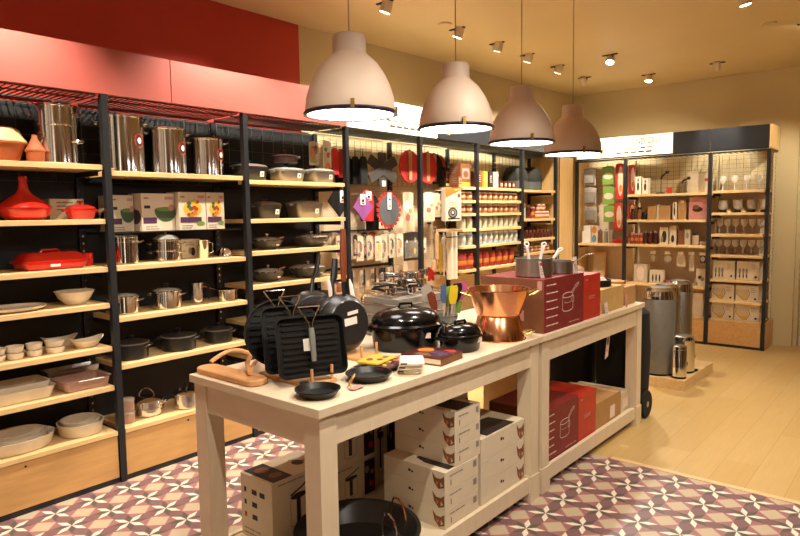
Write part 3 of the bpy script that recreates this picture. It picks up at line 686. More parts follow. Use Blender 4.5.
pot('stew_pot', 'steel stew pot with black knob and two wide handles', 'pot', (-3.73, 2.10, .97), .090, .105, lid='lid_glass', dome=.018, handles='loops', rimm='chrome', hwd=.03)
t = pot('tall_pot', 'tall narrow steel pot with upright black handle', 'pot', (-3.78, 2.345, .97), .046, .135, handles=None)
M('cast_black').tube([(.02, .044, .12), (.03, .072, .115), (.03, .072, .02)], .009, 8, flat=.7).build('handle', t)
pot('saucepan', 'small shiny steel saucepan without a lid by the post', 'saucepan', (-3.70, 2.53, .97), .070, .078, handles='long', ang=-2.7, body='chrome')
for y, R, H, lb in ((1.86, .098, .09, 'first black casserole, partly behind the black post'), (2.175, .108, .085, 'middle and widest of three black casseroles'), (2.475, .092, .082, 'smallest black casserole at the shelf end')):
    pot('black_casserole', lb, 'casserole', (-3.74, y, .69), R, H, 'nonstick', 'nonstick', .018, 'cast_black', 'lugs', rimm='alu_grey', group='black casseroles on one shelf')
def jar(label, loc):
    t = thing('preserving_jar', label, 'jar', loc, 0, 'stacked preserving jars')
    M('pink_glass').lathe([(0, 0), (.04, 0), (.045, .008), (.045, .055), (.04, .062), (0, .062)], 28).build('jar_body', t)
    M('frosted').lathe([(.046, .060), (.046, .070), (.038, .074), (0, .074)], 28).build('lid', t)
jar('lower of two stacked glass jars behind the black post', (-3.70, 1.79, .31)); jar('upper of two stacked glass jars behind the black post', (-3.70, 1.79, .385))
pot('arch_handle_pot', 'steel pot with tall wire arch handle on bottom deck', 'pot', (-3.77, 1.955, .31), .098, .09, lid='steel', dome=.022, knob=None, handles=['arch', 'loops'], bandz=.045)
t = pot('saucepan', 'steel saucepan with black loop handle beside the table end', 'saucepan', (-3.70, 2.185, .31), .078, .095, lid='steel', dome=.015, handles='long', ang=2.4, knob=None)
M('cast_black').tube([(.035*math.cos(a), .035*math.sin(a)*.6-.02, .12+.03*math.sin(a)) for a in [2*PI*i/14 for i in range(14)]], .006, 8, True).build('lid_handle', t)

# ---- bay three: casseroles and woks
square_pot('square_casserole', 'black lidded casserole with price sticker behind the second post', (-3.78, 2.80, 1.79), .10, .12, .10, 'nonstick', 'alu_grey')
square_pot('square_casserole', 'grey casserole carrying a dark brown pot on its lid', (-3.72, 3.10, 1.79), .09, .125, .085, 'alu_grey', 'lid_glass')
square_pot('square_casserole', 'grey casserole with glass lid at top shelf end', (-3.72, 3.42, 1.79), .09, .115, .09, 'alu_grey', 'lid_glass')
t = pot('brown_cocotte', 'dark brown lidded pot stacked on a grey casserole', 'pot', (-3.74, 3.10, 1.924), .095, .05, 'dark_brown', 'dark_brown', .015, 'dark_brown', 'lugs', group=None)
square_pot('square_casserole', 'dark casserole with sticker on the second shelf', (-3.76, 2.92, 1.522), .09, .105, .10, 'cast_grey', 'alu_grey')
square_pot('square_casserole', 'pale grey casserole with sticker on the second shelf', (-3.76, 3.30, 1.522), .09, .135, .11, 'alu_grey', 'lid_glass')
def wok(label, loc, R, H, ang, steelish='cast_grey', glass=True):
    t = thing('wok', label, 'wok', loc, 0, 'woks on the third bay shelves')
    M(steelish).lathe([(0, 0), (R*.55, 0), (R*.6, .004), (R*.85, H*.5), (R, H), (R*.975, H), (R*.8, H*.5), (R*.5, .008), (0, .006)], 36).build('pan_body', t)
    if glass: lid_on(t, 'lid_glass', R-.005, H, .022, 'chrome', .8, 'chrome')
    long_handle(t, 'cast_black' if not glass else 'beech', R, H*.9, ang, .075 if R > .13 else .11, .010, .02)
    sticker(t, 'white_paper', R*.86, H*.42, H*.42+.03, .22, .016/R*1.2)
    return t
wok('smaller wok with glass lid on the upper wok shelf', (-3.76, 2.93, 1.297), .115, .065, 1.9)
wok('wider wok on the upper wok shelf, at its end', (-3.74, 3.345, 1.297), .145, .07, 2.4)
wok('smaller wok with glass lid on the lower wok shelf', (-3.76, 2.93, 1.062), .118, .07, 1.9)
wok('wider wok on the lower wok shelf behind the frying pans', (-3.74, 3.30, 1.062), .15, .075, 2.4)
square_pot('square_casserole', 'black box shaped casserole with sticker above the grill pans', (-3.78, 2.90, .80), .08, .08, .105, 'nonstick', 'cast_black')
square_pot('square_casserole', 'low black casserole with sticker behind the round grill pan', (-3.76, 3.15, .80), .08, .085, .07, 'nonstick', 'cast_black')
square_pot('square_casserole', 'speckled grey casserole behind the leaning frying pan', (-3.74, 3.42, .80), .09, .11, .12, 'cast_grey', 'cast_grey', sticker_on=False)
square_pot('square_casserole', 'black casserole on the low shelf left of the grill pans', (-3.78, 2.82, .56), .09, .10, .10, 'nonstick', 'cast_black', sticker_on=False)
# ------------------------------------------------------------------ pegboard display: everything hangs on its own wire hook
def hang(name, label, cat, y, ztop, x, draw, group=None, hook=True):
    """origin at the hook; draw(thing, m_face) gets fn(u, v, w): u along +y, v downwards negative, w towards the shop"""
    t = thing(name, label, cat, (x, y, ztop), 0, group)
    if hook: M('chrome').tube([(XB+.031-x, 0, .004), (.012, 0, .004), (.020, 0, .012)], .0025, 6).build('hook', t)
    draw(t)
    return t
FX = lambda u, v, w: (w, u, v)
def d_pack(W, Hh, cards, blobs, t=.012):
    def g(tt):
        m = M(cards); m.prism([(-W/2, -Hh), (W/2, -Hh), (W/2, -.01), (W*.15, 0), (-W*.15, 0), (-W/2, -.01)], .003, FX)
        for (mt, u, v, ru, rv) in blobs: m.use(mt).disc(u*W, -v*Hh, ru*W, rv*Hh, lambda a, b, w: FX(a, b, w+.003), .0008+.0002*len(m.ml))
        m.build('backing_card', tt)
        M('clear_film').rr([(0, W*.44, Hh*.30, .01), (t, W*.40, Hh*.27, .01)], 2).xf(Matrix(((0, 0, 1, .004), (1, 0, 0, 0), (0, 1, 0, -Hh*.62), (0, 0, 0, 1)))).build('blister', tt)
    return g
def d_flat(pts, mt, th=.010, tagm='white_paper', tg=None, extra=None):
    def g(tt):
        M(mt).prism(pts, th, FX).build('pad', tt)
        if extra: extra(tt)
        if tg:
            u, v, wu, hv = tg; q = lambda a, b, w: FX(a, b, w+th+.002)
            m = M(tagm).prism([(u-wu/2, v-hv), (u+wu/2, v-hv), (u+wu/2, v), (u-wu/2, v)], .002, q); m.use('print_dark').disc(u, v-hv*.6, wu*.25, hv*.14, lambda a, b, w: FX(a, b, w+th+.002), .0035); m.use('print_red').rect(u-wu*.3, u+wu*.3, v-hv*.92, v-hv*.80, lambda a, b, w: FX(a, b, w+th+.002), .0035); m.build('price_tag', tt)
    return g
def ring_pts(ru, rv, cv, n=28, wob=0, k=0): return [((ru*(1+wob*math.cos(k*2*PI*i/n)))*math.cos(2*PI*i/n), cv+(rv*(1+wob*math.cos(k*2*PI*i/n)))*math.sin(2*PI*i/n)) for i in range(n)]
# top row
hang('hanging_napkin_pack', 'pack with orange and green print hanging above grey casseroles', 'packet', 3.50, 2.13, -3.86, d_pack(.10, .19, 'leaf_pack', [('print_orange', -.1, .5, .3, .3), ('print_brown', .2, .35, .2, .2), ('print_green', 0, .8, .3, .12)]))
hang('hanging_napkin_pack', 'long white pack with red spots beside the orange pack', 'packet', 3.61, 2.14, -3.82, d_pack(.09, .29, 'white_card', [('print_red', .1, .4, .2, .08), ('print_orange', 0, .75, .35, .15), ('print_green', -.2, .25, .2, .06)]))
def glove_pts(W, Hh): return [(-W*.45, -Hh), (W*.45, -Hh), (W*.5, -Hh*.5), (W*.42, -Hh*.12), (W*.15, -.005), (-W*.15, -.005), (-W*.42, -Hh*.15), (-W*.5, -Hh*.5)]
hang('hanging_oven_glove', 'red oven glove hanging left of the post', 'oven glove', 3.685, 2.09, -3.82, d_flat(glove_pts(.075, .22), 'red_felt', .02), 'red oven gloves beside the post')
hang('hanging_oven_glove', 'darker red oven glove touching the post', 'oven glove', 3.77, 2.09, -3.84, d_flat(glove_pts(.075, .24), 'red_dark', .02), 'red oven gloves beside the post')
for i, lb in enumerate(('first', 'second', 'third', 'fourth')):
    hang('hanging_oven_glove', lb+' black oven mitt from the red gloves with looped strap', 'oven mitt', 3.86+i*.05, 2.09, -3.95+.045*i, d_flat([(u, v-.05) for u, v in glove_pts(.085, .24)]+[(-.004, -.03), (-.004, 0), (.004, 0)][:0], 'black_fabric', .03, extra=lambda tt: M('black_fabric').tube([(.015, -.004, -.06), (.015, 0, .0), (.015, .004, -.06)], .003, 6).build('loop', tt)), 'black oven mitts with loops')
def d_cross(tt):
    m = M('dark_felt')
    for k in range(3):
        a = PI/2+k*PI/3+ (0 if k == 0 else 0); c, s = math.cos(a), math.sin(a); L, Wd = (.175 if k else .15), .038
        q = lambda u, v, w, c=c, s=s, k=k: FX(u*c*1.15-v*s*1.15, -.15+u*s+v*c, w+.004*k)
        M('dark_felt').prism([(-L, -Wd), (-L*.9, -Wd*1.15), (L*.9, -Wd*1.15), (L, -Wd), (L, Wd), (L*.9, Wd*1.15), (-L*.9, Wd*1.15), (-L, Wd)], .012, q).build('arm', tt)
    M('white_paper').prism([(-.03, -.30), (.02, -.30), (.02, -.25), (-.03, -.25)], .002, lambda u, v, w: FX(u, v, w+.026)).build('price_tag', tt)
hang('hanging_pan_protector', 'large dark felt star shaped pan protector', 'pan protector', 4.25, 2.085, -3.80, d_cross)
def d_pad(mt):
    def g(tt):
        M(mt).prism(ring_pts(.145, .15, -.15, 28, .02, 12), .014, FX).build('pad', tt)
        M('kraft').prism([(-.022, -.28), (.022, -.28), (.026, -.01), (-.026, -.01)], .004, lambda u, v, w: FX(u, v, w+.016)).build('paper_band', tt)
    return g
hang('hanging_table_mat', 'large red round mat with kraft band, left of a post', 'table mat', 4.63, 2.13, -3.80, d_pad('red_felt'))
hang('hanging_table_mat', 'red round mat with kraft band, right of the post', 'table mat', 4.93, 2.13, -3.82, d_pad('red_felt'))
hang('hanging_table_mat', 'black round mat with kraft band among red mats', 'table mat', 5.10, 2.13, -3.87, d_pad('black_fabric'))
hang('hanging_table_mat', 'last red round mat, nearest the dark boxes', 'table mat', 5.24, 2.135, -3.93, d_pad('red_felt'))
# second row
dia = lambda s: [(0, -2*s), (s, -s), (.02, 0), (-.02, 0), (-s, -s)]
hang('hanging_pot_holder', 'black diamond shaped pot holder with white tag', 'pot holder', 3.67, 1.775, -3.76, d_flat(dia(.125), 'black_fabric', .012, tg=(.03, -.035, .055, .10)))
hang('hanging_pot_holder', 'purple diamond pot holder right of the post', 'pot holder', 3.93, 1.715, -3.74, d_flat(dia(.115), 'purple_felt', .012, tg=(-.01, -.005, .06, .09)))
hang('hanging_oven_glove', 'bright red oven glove behind the purple pot holder', 'oven glove', 4.06, 1.75, -3.82, d_flat(glove_pts(.16, .27), 'red_felt', .02, tg=(.01, -.01, .07, .08)))
hang('hanging_oven_glove', 'black oven glove behind the grey scalloped trivet', 'oven glove', 4.17, 1.71, -3.86, d_flat(glove_pts(.16, .31), 'black_fabric', .02))
def d_scallop(tt):
    M('grey_felt').prism(ring_pts(.135, .135, -.165, 40), .010, FX).build('pad', tt)
    m = M('red_felt')
    for i in range(20):
        a = 2*PI*i/20; M('red_felt').prism([(.148*math.cos(a)+.019*math.cos(b), -.165+.148*math.sin(a)+.019*math.sin(b)) for b in [2*PI*j/10 for j in range(10)]], .008, FX).build('scallop', tt)
    m = M('white_paper').prism([(-.028, -.16), (.022, -.16), (.022, -.01), (-.028, -.01)], .002, lambda u, v, w: FX(u, v, w+.014)); m.use('print_dark').disc(0, -.07, .012, .012, lambda u, v, w: FX(u, v, w+.014), .003); m.use('print_red').disc(0, -.13, .010, .010, lambda u, v, w: FX(u, v, w+.014), .003); m.build('price_tag', tt)
hang('hanging_trivet', 'grey round trivet with red scalloped edge', 'trivet', 4.31, 1.74, -3.78, d_scallop)
bl = [('white_paper', -.1, .35, .3, .15), ('print_red', -.05, .62, .22, .09), ('print_green', .22, .45, .18, .06), ('print_yellow', .1, .82, .2, .05)]
hang('hanging_gadget_pack', 'long packet with red and green print left of a post', 'packet', 4.61, 1.74, -3.80, d_pack(.15, .38, 'leaf_pack', bl))
hang('hanging_gadget_pack', 'long packet with red and green print right of the post', 'packet', 4.93, 1.745, -3.80, d_pack(.17, .28, 'white_card', bl))
hang('hanging_gadget_pack', 'narrower packet with green print next to the coffee box', 'packet', 5.11, 1.74, -3.84, d_pack(.11, .24, 'leaf_pack', bl[1:]))
# display rail with price holders and the third row
def rail(name, label, y0, y1, z, n):
    t = thing(name, label, 'display rail', (XB+.01, y0, z), 0, 'display rails on the pegboard')
    M('black_metal').box(.0, .012, 0, y1-y0, -.010, .010).build('rail_bar', t)
    return t
rail('hanging_rail', 'display rail above the row of small gadget cards', 3.66, 4.52, 1.395, 0); rail('hanging_rail', 'display rail above the hanging spoons', 3.66, 4.52, 1.07, 0)
gads = [(3.70, 1.37, .09, .20, 'white_card', 'print_red', 'red topped'), (3.79, 1.35, .08, .19, 'leaf_pack', 'print_dark', 'plain beige'), (3.86, 1.37, .05, .18, 'print_dark', 'print_orange', 'narrow dark'), (3.94, 1.36, .085, .22, 'white_card', 'print_brown', 'white and brown'),
        (4.05, 1.355, .08, .21, 'leaf_pack', 'print_purple', 'purple marked'), (4.15, 1.35, .09, .22, 'white_card', 'print_yellow', 'yellow marked'), (4.25, 1.36, .09, .25, 'leaf_pack', 'print_brown', 'long beige'), (4.345, 1.365, .075, .22, 'white_card', 'print_dark', 'white with black'), (4.44, 1.36, .09, .21, 'white_card', 'print_orange', 'white with orange')]
for i, (y, z, W, Hh, c, b, lb) in enumerate(gads):
    hang('hanging_gadget_card', lb+' gadget card on the rail under the '+['red glove', 'purple pot holder', 'purple pot holder', 'red glove', 'black glove', 'grey trivet', 'grey trivet', 'grey trivet', 'long packets'][i], 'packet', y, z, -3.79+.012*(i % 3), d_pack(W, Hh, c, [(b, .1, .45, .22, .2), ('print_grey', -.15, .25, .25, .05), (b, -.15, .75, .2, .1)]), 'gadget cards on the rail')
hang('hanging_knife_pack', 'black packet with two pale oval windows', 'packet', 4.655, 1.37, -3.80, d_pack(.24, .27, 'print_dark', [('print_grey', .22, .3, .07, .10), ('print_yellow', .18, .68, .08, .11), ('white_paper', -.3, .33, .05, .05)]))
hang('hanging_gadget_card', 'white card with red and black motif right of the post', 'packet', 4.915, 1.31, -3.88, d_pack(.13, .16, 'white_card', [('print_red', 0, .45, .18, .2), ('print_dark', .05, .75, .3, .12)]))
hang('hanging_star_cutter', 'red flower shaped cutter hanging below the white card', 'cutter', 4.99, 1.00, -3.84, d_flat(ring_pts(.06, .06, -.06, 32, .35, 6), 'red_felt', .02))
for i, (y, c, lb) in enumerate(((4.90, 'beech_pale', 'pale round'), (4.955, 'beech_pale', 'long pale'), (5.01, 'print_yellow', 'yellow striped'), (5.065, 'white_plastic', 'white'))):
    z = (1.10, 1.40, 1.28, 1.36)[i]; L = (.12, .36, .33, .44)[i]
    def d_roll(tt, c=c, L=L):
        M(c).tube([(.015, 0, -.01), (.015, 0, -L*.12), (.015, 0, -L*.15), (.015, 0, -L*.85), (.015, 0, -L*.88), (.015, 0, -L)], [.008, .008, .022, .022, .008, .008], 14).build('roller', tt)
    hang('hanging_rolling_pin', lb+' rolling pin hanging below the coffee box', 'rolling pin', y, z, -3.74, d_roll)
hang('hanging_pastry_mat', 'pale rolled pastry mat hanging at the shelf edge', 'pastry mat', 5.075, 1.36, -3.68, lambda tt: [M('white_card').tube([(.02, 0, -.005), (.02, 0, -.47)], .035, 16).build('roll', tt), M('print_dark').tube([(.02, 0, -.05), (.02, 0, -.06)], .0356, 16).build('band', tt)])
hang('hanging_pastry_mat', 'second pale rolled pastry mat right of its twin', 'pastry mat', 5.15, 1.36, -3.68, lambda tt: [M('white_card').tube([(.02, 0, -.005), (.02, 0, -.47)], .033, 16).build('roll', tt), M('print_dark').tube([(.02, 0, -.05), (.02, 0, -.06)], .0336, 16).build('band', tt)])
def d_ladle(kind):
    def g(tt):
        L = .22
        M('black_fabric' if kind != 1 else 'brown_wood').tube([(.01, 0, 0), (.01, 0, -.13)], [.008, .011], 8, flat=.6).build('grip', tt)
        M('steel').tube([(.01, 0, -.13), (.01, 0, -L)], .004, 6).build('shaft', tt)
        if kind == 2:
            for k in range(5):
                a = PI*k/5; M('steel').tube([(.01+.045*math.sin(b)*math.cos(a), .045*math.sin(b)*math.sin(a), -L-.06+.06*math.cos(b)) for b in [PI*2*j/14 for j in range(14)]], .0016, 5, True).build('wire', tt)
        else: M('steel').lathe([(.0, -.034), (.02, -.031), (.04, -.018), (.05, 0), (.047, 0), (.036, -.016), (0, -.03)], 24).xf(Matrix.Translation((.012, 0, -L-.045)) @ Matrix.Rotation(PI/2-.2, 4, 'Y') @ Matrix.Rotation(PI, 4, 'Z')).build('scoop', tt)
    return g
for i, (y, k, lb) in enumerate(((3.74, 1, 'brown handled skimmer nearest the wooden pan handle'), (3.86, 2, 'wire whisk second along the lower rail'), (4.01, 0, 'black handled skimmer hanging clear of its neighbours'), (4.15, 0, 'black handled skimmer behind the roaster'), (4.28, 2, 'wire whisk near the middle of the lower rail'), (4.40, 1, 'brown handled ladle at the end of the lower rail'))):
    hang('hanging_utensil', lb, 'utensil', y, 1.06, -3.82, d_ladle(k), 'utensils on the lower rail')
cols = [('pale', 'leaf_pack', 'print_grey'), ('red', 'print_red', 'white_paper'), ('green', 'white_card', 'print_green'), ('brown', 'leaf_pack', 'print_brown'), ('white', 'white_card', 'print_grey'), ('orange', 'white_card', 'print_orange'), ('black', 'print_dark', 'white_paper')]
for i, y in enumerate((3.80, 3.935, 4.08, 4.215, 4.34, 4.46, 4.60)):
    n, c, b = cols[(i*3+1) % 7]
    hang('hanging_gadget_card', n+' small card hanging between the spoons on the lower rail', 'packet', y, 1.05, -3.90, d_pack(.085, .17, c, [(b, 0, .4, .3, .16), ('print_brown', 0, .75, .2, .1)]), 'small cards between the spoons')
for i, y in enumerate((3.745, 3.90, 3.995, 4.10, 4.20, 4.30, 4.395, 4.49)):
    n, c, b = cols[(i*2) % 7]
    hang('hanging_gadget_card', n+' card in the rear layer of the gadget rail, '+['left end', 'second place', 'third place', 'fourth place', 'fifth place', 'sixth place', 'seventh place', 'right end'][i], 'packet', y, 1.385, -3.89, d_pack(.085, .23, c, [(b, 0, .35, .3, .18), ('print_pink', .1, .72, .25, .14)]), 'rear cards on the gadget rail')
# ---- coffee box and the shelves of the half pegboard bay
def d_coffee(m, F, s):
    f = F('+x'); W, H = s[1], s[2]
    m.use('print_orange').poly([(0, H), (0, H*.72), (W*.5, H*.84), (W, H*.97), (W, H)], f); m.use('print_yellow').poly([(W*.5, H), (W*.6, H*.93), (W, H*.985), (W, H)], f, .0012)
    m.use('print_brown').disc(W*.84, H*.80, W*.09, H*.07, f, .0012); textlines(m, f, W*.2, H*.56, W*.6, 3, .022)
    m.use('print_dark').disc(W*.45, H*.25, W*.3, H*.17, f, .001, 24); m.use('print_grey').disc(W*.45, H*.25, W*.22, H*.12, f, .0013, 24); m.use('print_dark').disc(W*.45, H*.25, W*.14, H*.08, f, .0016, 24); m.use('white_paper').disc(W*.45, H*.26, W*.07, H*.04, f, .0019, 18); m.use('print_dark').rect(W*.15, W*.9, H*.05, H*.09, f, .001)
XC = -3.70
def hbox(name, label, x0, x1, y0, y1, z0, z1, mt, deco=None, group=None):
    o = carton(name, label, x0, x1, y0, y1, z0, z1, mt, deco, group); return o
t = rail('hanging_rail', 'short bracket rail under the orange topped baking box', 5.13, 5.18, 1.44, 0)
hbox('baking_box', 'white box with orange top and dark cake ring picture', -3.66, -3.595, 4.985, 5.185, 1.20, 1.51, 'white_card', d_coffee) if False else None
o = carton('hanging_baking_box', 'white box with orange top and dark cake ring picture', -3.60, -3.55, 4.86, 5.12, 1.465, 1.77, 'white_card', d_coffee)
h = M('chrome').tube([(.0, 0, .295), (-.355, 0, .295)], .004, 6).build('hook', o); h['label'] = 'chrome hook'
def d_dark(a):
    def g(m, F, s):
        f = F('+x'); m.use('print_pink').rect(s[1]*.15, s[1]*.85, s[2]*.35, s[2]*.8, f); m.use('print_brown').disc(s[1]*.5, s[2]*.55, s[1]*.25, s[2]*.15, f, .0012); m.use('print_yellow').rect(s[1]*.1, s[1]*.9, s[2]*.06, s[2]*.2, f)
        textlines(m, F('-y'), s[0]*.1, s[2]*.8, s[0]*.7, 3, .02)
    return g
carton('mould_box', 'tall dark box on the half shelf beside the black post', -3.80, -3.66, 5.27, 5.45, 1.80, 2.03, 'print_brown', d_dark(0))
carton('mould_box', 'narrow dark box behind the tall dark box', -3.90, -3.82, 5.23, 5.34, 1.80, 2.0, 'print_dark', d_dark(1))
carton('mould_box', 'small brown box at the open end of the half shelf', -3.72, -3.64, 5.205, 5.262, 1.80, 1.90, 'print_brown', d_dark(2))
# ---- jar shelves
def glass_jar(nm, label, x, y, z, r, h, body, lidm, group):
    t = thing(nm, label, 'jar', (x, y, z), 0, group)
    M(body).lathe([(0, 0), (r*.9, 0), (r, .006), (r, h*.78), (r*.86, h*.86), (0, h*.86)], 18).build('jar_body', t)
    if body in ('jam_orange', 'tin_red', 'jar_blue'): M('leaf_pack' if body != 'tin_red' else 'print_orange').lathe([(r*1.004, h*.28), (r*1.015, h*.29), (r*1.015, h*.56), (r*1.004, h*.57)], 18, cap=False).build('label_band', t)
    M(lidm).lathe([(r*.92, h*.84), (r*.92, h), (0, h)], 18).build('lid', t)
    return t
J = {}
def jar_row(key, nm, z, r, h, body, lidm, grp, y0, n, dy, x, base):
    for i in range(n):
        lb = base(i)
        if key not in J: J[key] = glass_jar(nm, lb, x, y0+i*dy, z, r, h, body, lidm, grp)
        else: dup(J[key], (x, y0+i*dy, z), 0, lb, grp)
ords = ['first', 'second', 'third', 'fourth', 'fifth', 'sixth', 'seventh', 'eighth', 'ninth']
jar_row('a', 'jam_jar', 1.665, .045, .085, 'jam_orange', 'white_plastic', 'orange jars on the upper jar shelf', 5.56, 8, .105, -3.66, lambda i: ords[i]+' orange jar on the upper jar shelf, counted from the post')
jar_row('b', 'jam_jar', 1.535, .045, .09, 'jam_orange', 'white_plastic', 'orange jars on the lower jar shelf', 5.56, 8, .105, -3.66, lambda i: ords[i]+' orange jar on the shelf below, counted from the post')
jar_row('c', 'storage_jar', 1.38, .047, .115, 'jar_pale', 'frosted', 'pale storage jars', 5.565, 8, .105, -3.66, lambda i: ords[i]+' pale storage jar from the post, under the orange jars')
jar_row('d', 'storage_jar', 1.21, .047, .13, 'jar_blue', 'white_plastic', 'blue storage jars', 5.565, 8, .105, -3.66, lambda i: ords[i]+' bluish storage jar from the post, above the red tins')
jar_row('e', 'biscuit_tin', .97, .055, .16, 'tin_red', 'tin_red', 'red biscuit tins', 5.57, 6, .13, -3.67, lambda i: ords[i]+' red tin on the lowest visible shelf past the post')
for q, (z, key, lb) in enumerate(((1.665, 'a', 'orange jar'), (1.535, 'b', 'orange jar'), (1.38, 'c', 'pale storage jar'), (1.21, 'd', 'bluish storage jar'), (.97, 'e', 'red tin'))):
    for i in range(2):
        dup(J[key], (-3.66, 5.27+i*.12, z), 0, ['left', 'right'][i]+' '+lb+' on shelf '+['just under the dark boxes', 'next below the first orange pair', 'third below the dark boxes', 'fourth below the dark boxes', 'lowest of the half bay'][q])
for i in range(4):
    m_ = ['print_brown', 'print_yellow', 'print_dark', 'white_card'][i]
    carton('spice_box', ['brown', 'yellow', 'black', 'white'][i]+' slim box in the row on the top jar shelf', -3.72, -3.62, 5.53+i*.105, 5.60+i*.105, 1.80, 1.965, m_, lambda m, F, s: textlines(m, F('+x'), s[1]*.15, s[2]*.7, s[1]*.7, 4, .02, 'print_white'), 'slim boxes on the top jar shelf')
for i in range(4):
    carton('spice_tin', ['first', 'second', 'third', 'fourth'][i]+' small dark tin past the slim boxes', -3.70, -3.64, 5.985+i*.085, 6.05+i*.085, 1.80, 1.875, 'jam_dark', lambda m, F, s: m.use('white_card').rect(s[1]*.2, s[1]*.8, s[2]*.3, s[2]*.7, F('+x')), 'small dark tins on the top jar shelf')
for i, (y, lb) in enumerate(((6.55, 'dark woven bread basket in front of the black post'), (6.90, 'dark woven bread basket nearest the wooden end panel'))):
    t = thing('bread_basket', lb, 'basket', (-3.78, y, 1.7942), 0, 'dark bread baskets')
    M('bag_grey').lathe([(0, 0), (.13, 0), (.14, .01), (.14, .10), (.13, .10), (.12, .01)], 28, cap=False).build('base_dish', t)
    M('basket_dark').lathe([(.14, .10), (.145, .13), (.135, .20), (.10, .255), (.05, .275), (0, .278)], 28, cap=False).build('cover', t)
for i in range(4):
    t = glass_jar('syrup_bottle', ['pink', 'white capped', 'black', 'red'][i]+' bottle standing below the bread baskets', -3.70, 6.47+i*.11, 1.459, .035, .2-.02*i, ['print_pink', 'jar_pale', 'jam_dark', 'tin_red'][i], ['white_plastic', 'white_plastic', 'print_pink', 'white_plastic'][i], 'bottles below the bread baskets')
for i in range(5): dup(J['a'], (-3.68, 6.92+i*.06 if i < 0 else 6.90+(i % 3)*.10, 1.459+(.086 if i > 2 else 0)), 0, ['left', 'middle', 'right', 'upper left', 'upper middle'][i]+' orange jar of the small heap beside the bottles', 'heap of orange jars')
jar_row('f', 'jam_jar', 1.229, .038, .10, 'jam_dark', 'print_brown', 'dark jars near the corner', 6.47, 8, .09, -3.66, lambda i: ords[i]+' dark jar from the post on the corner shelf')
jar_row('g', 'jam_jar', 1.229, .038, .13, 'jam_dark', 'tin_red', 'taller dark jars behind', 6.51, 7, .09, -3.80, lambda i: ords[i]+' taller dark jar in the back row of the corner shelf')
jar_row('h', 'jam_jar', 1.065, .04, .07, 'jam_orange', 'white_plastic', 'low jars near the corner', 6.48, 7, .10, -3.66, lambda i: ords[i]+' low white lidded jar on the bottom corner shelf')

# ------------------------------------------------------------------ back wall unit
YH = 7.86
FY = lambda u, v, w: (u, -w, v)
def hangy(name, label, cat, x, ztop, y, draw, group=None):
    t = thing(name, label, cat, (x, y, ztop), 0, group)
    M('chrome').tube([(0, YB-.043-y, .004), (0, -.012, .004), (0, -.020, .012)], .0025, 6).build('hook', t)
    draw(t); return t
def d_packy(W, Hh, card, blobs, film='clear_film', t=.03):
    def g(tt):
        m = M(card).prism([(-W/2, -Hh), (W/2, -Hh), (W/2, -.01), (W*.15, 0), (-W*.15, 0), (-W/2, -.01)], .003, FY)
        for (mt, u, v, ru, rv) in blobs: m.use(mt).disc(u*W, -v*Hh, ru*W, rv*Hh, lambda a, b, w: FY(a, b, w+.003), .0008+.0002*len(m.ml))
        m.build('backing_card', tt)
        if film: M(film).rr([(0, W*.44, Hh*.36, .01), (t, W*.36, Hh*.30, .01)], 2).xf(Matrix(((1, 0, 0, 0), (0, 0, -1, -.004), (0, 1, 0, -Hh*.55), (0, 0, 0, 1)))).build('blister', tt)
    return g
for i, (x, z, Hh, lb) in enumerate(((-3.45, 2.09, .24, 'upper'), (-3.44, 1.84, .24, 'middle'), (-3.43, 1.60, .22, 'lower'))):
    hangy('hanging_tool_pack', lb+' dark grey kitchen tool pack hanging in the leftmost column', 'packet', x, z, YH, d_packy(.16, Hh-.012, 'grey_silicone', [('print_dark', .1, .5, .3, .3), ('print_grey', -.2, .3, .2, .2)], 'print_grey'), 'grey tool packs on the back wall')
    hangy('hanging_bag', lb+' green packet hanging next to the grey tool packs', 'packet', -3.20+.01*i, z+.005, YH-.02, d_packy(.145, Hh-.012, 'print_green', [('leaf_pack', 0, .55, .42, .18)], None), 'green packets on the back wall')
for i, (x, z, Hh, lb) in enumerate(((-3.05, 2.12, .44, 'red strip packet left of the post, upper'), (-2.895, 2.09, .34, 'red strip packet right of the post, upper'), (-3.06, 1.63, .34, 'red strip packet left of the post, lower'), (-2.895, 1.62, .18, 'red strip packet right of the post, lower'))):
    hangy('hanging_strip_pack', lb, 'packet', x, z, YH-.03, d_packy(.10 if x < -3 else .075, Hh, 'print_red', [('leaf_pack', .12, .5, .32, .42), ('print_orange', .15, .7, .2, .1)], None), 'red strip packets around the post')
def cb(nm, label, x0, x1, z0, h, mt, deco=None, y0=7.80, d=.08, group=None): return carton(nm, label, x0, x1, y0, y0+d, z0, z0+h, mt, deco, group)
def deco_y(*bl):
    def g(m, F, s):
        f = F('-y')
        for mt, u, v, ru, rv in bl: m.use(mt).disc(u*s[0], v*s[2], ru*s[0], rv*s[2], f, .0008+.0002*len(m.ml), 12)
    return g
cb('storage_box', 'plain white box on the long shelf beside the corner', -3.52, -3.405, 1.13, .15, 'white_plastic'); cb('storage_box', 'small white box on top of the plain white box', -3.50, -3.41, 1.281, .07, 'white_plastic')
cb('picture_box', 'orange and blue box right of the stacked white boxes', -3.39, -3.32, 1.13, .22, 'white_card', deco_y(('print_orange', .5, .75, .45, .22), ('print_blue', .5, .25, .45, .22)))
for i, (x, mt, lb) in enumerate(((-3.29, 'print_brown', 'brown'), (-3.22, 'brushed_steel', 'steel'), (-3.15, 'print_grey', 'grey'))):
    t = thing('pepper_mill', lb+' cylindrical mill right of the blue and orange box', 'mill', (x, 7.84, 1.13)); M(mt).lathe([(0, 0), (.026, 0), (.028, .01), (.024, .10), (.028, .14), (.02, .16), (0, .165)], 20).build('mill_body', t); M('chrome').lathe([(.012, .166), (.012, .18), (0, .184)], 14).build('knob', t)
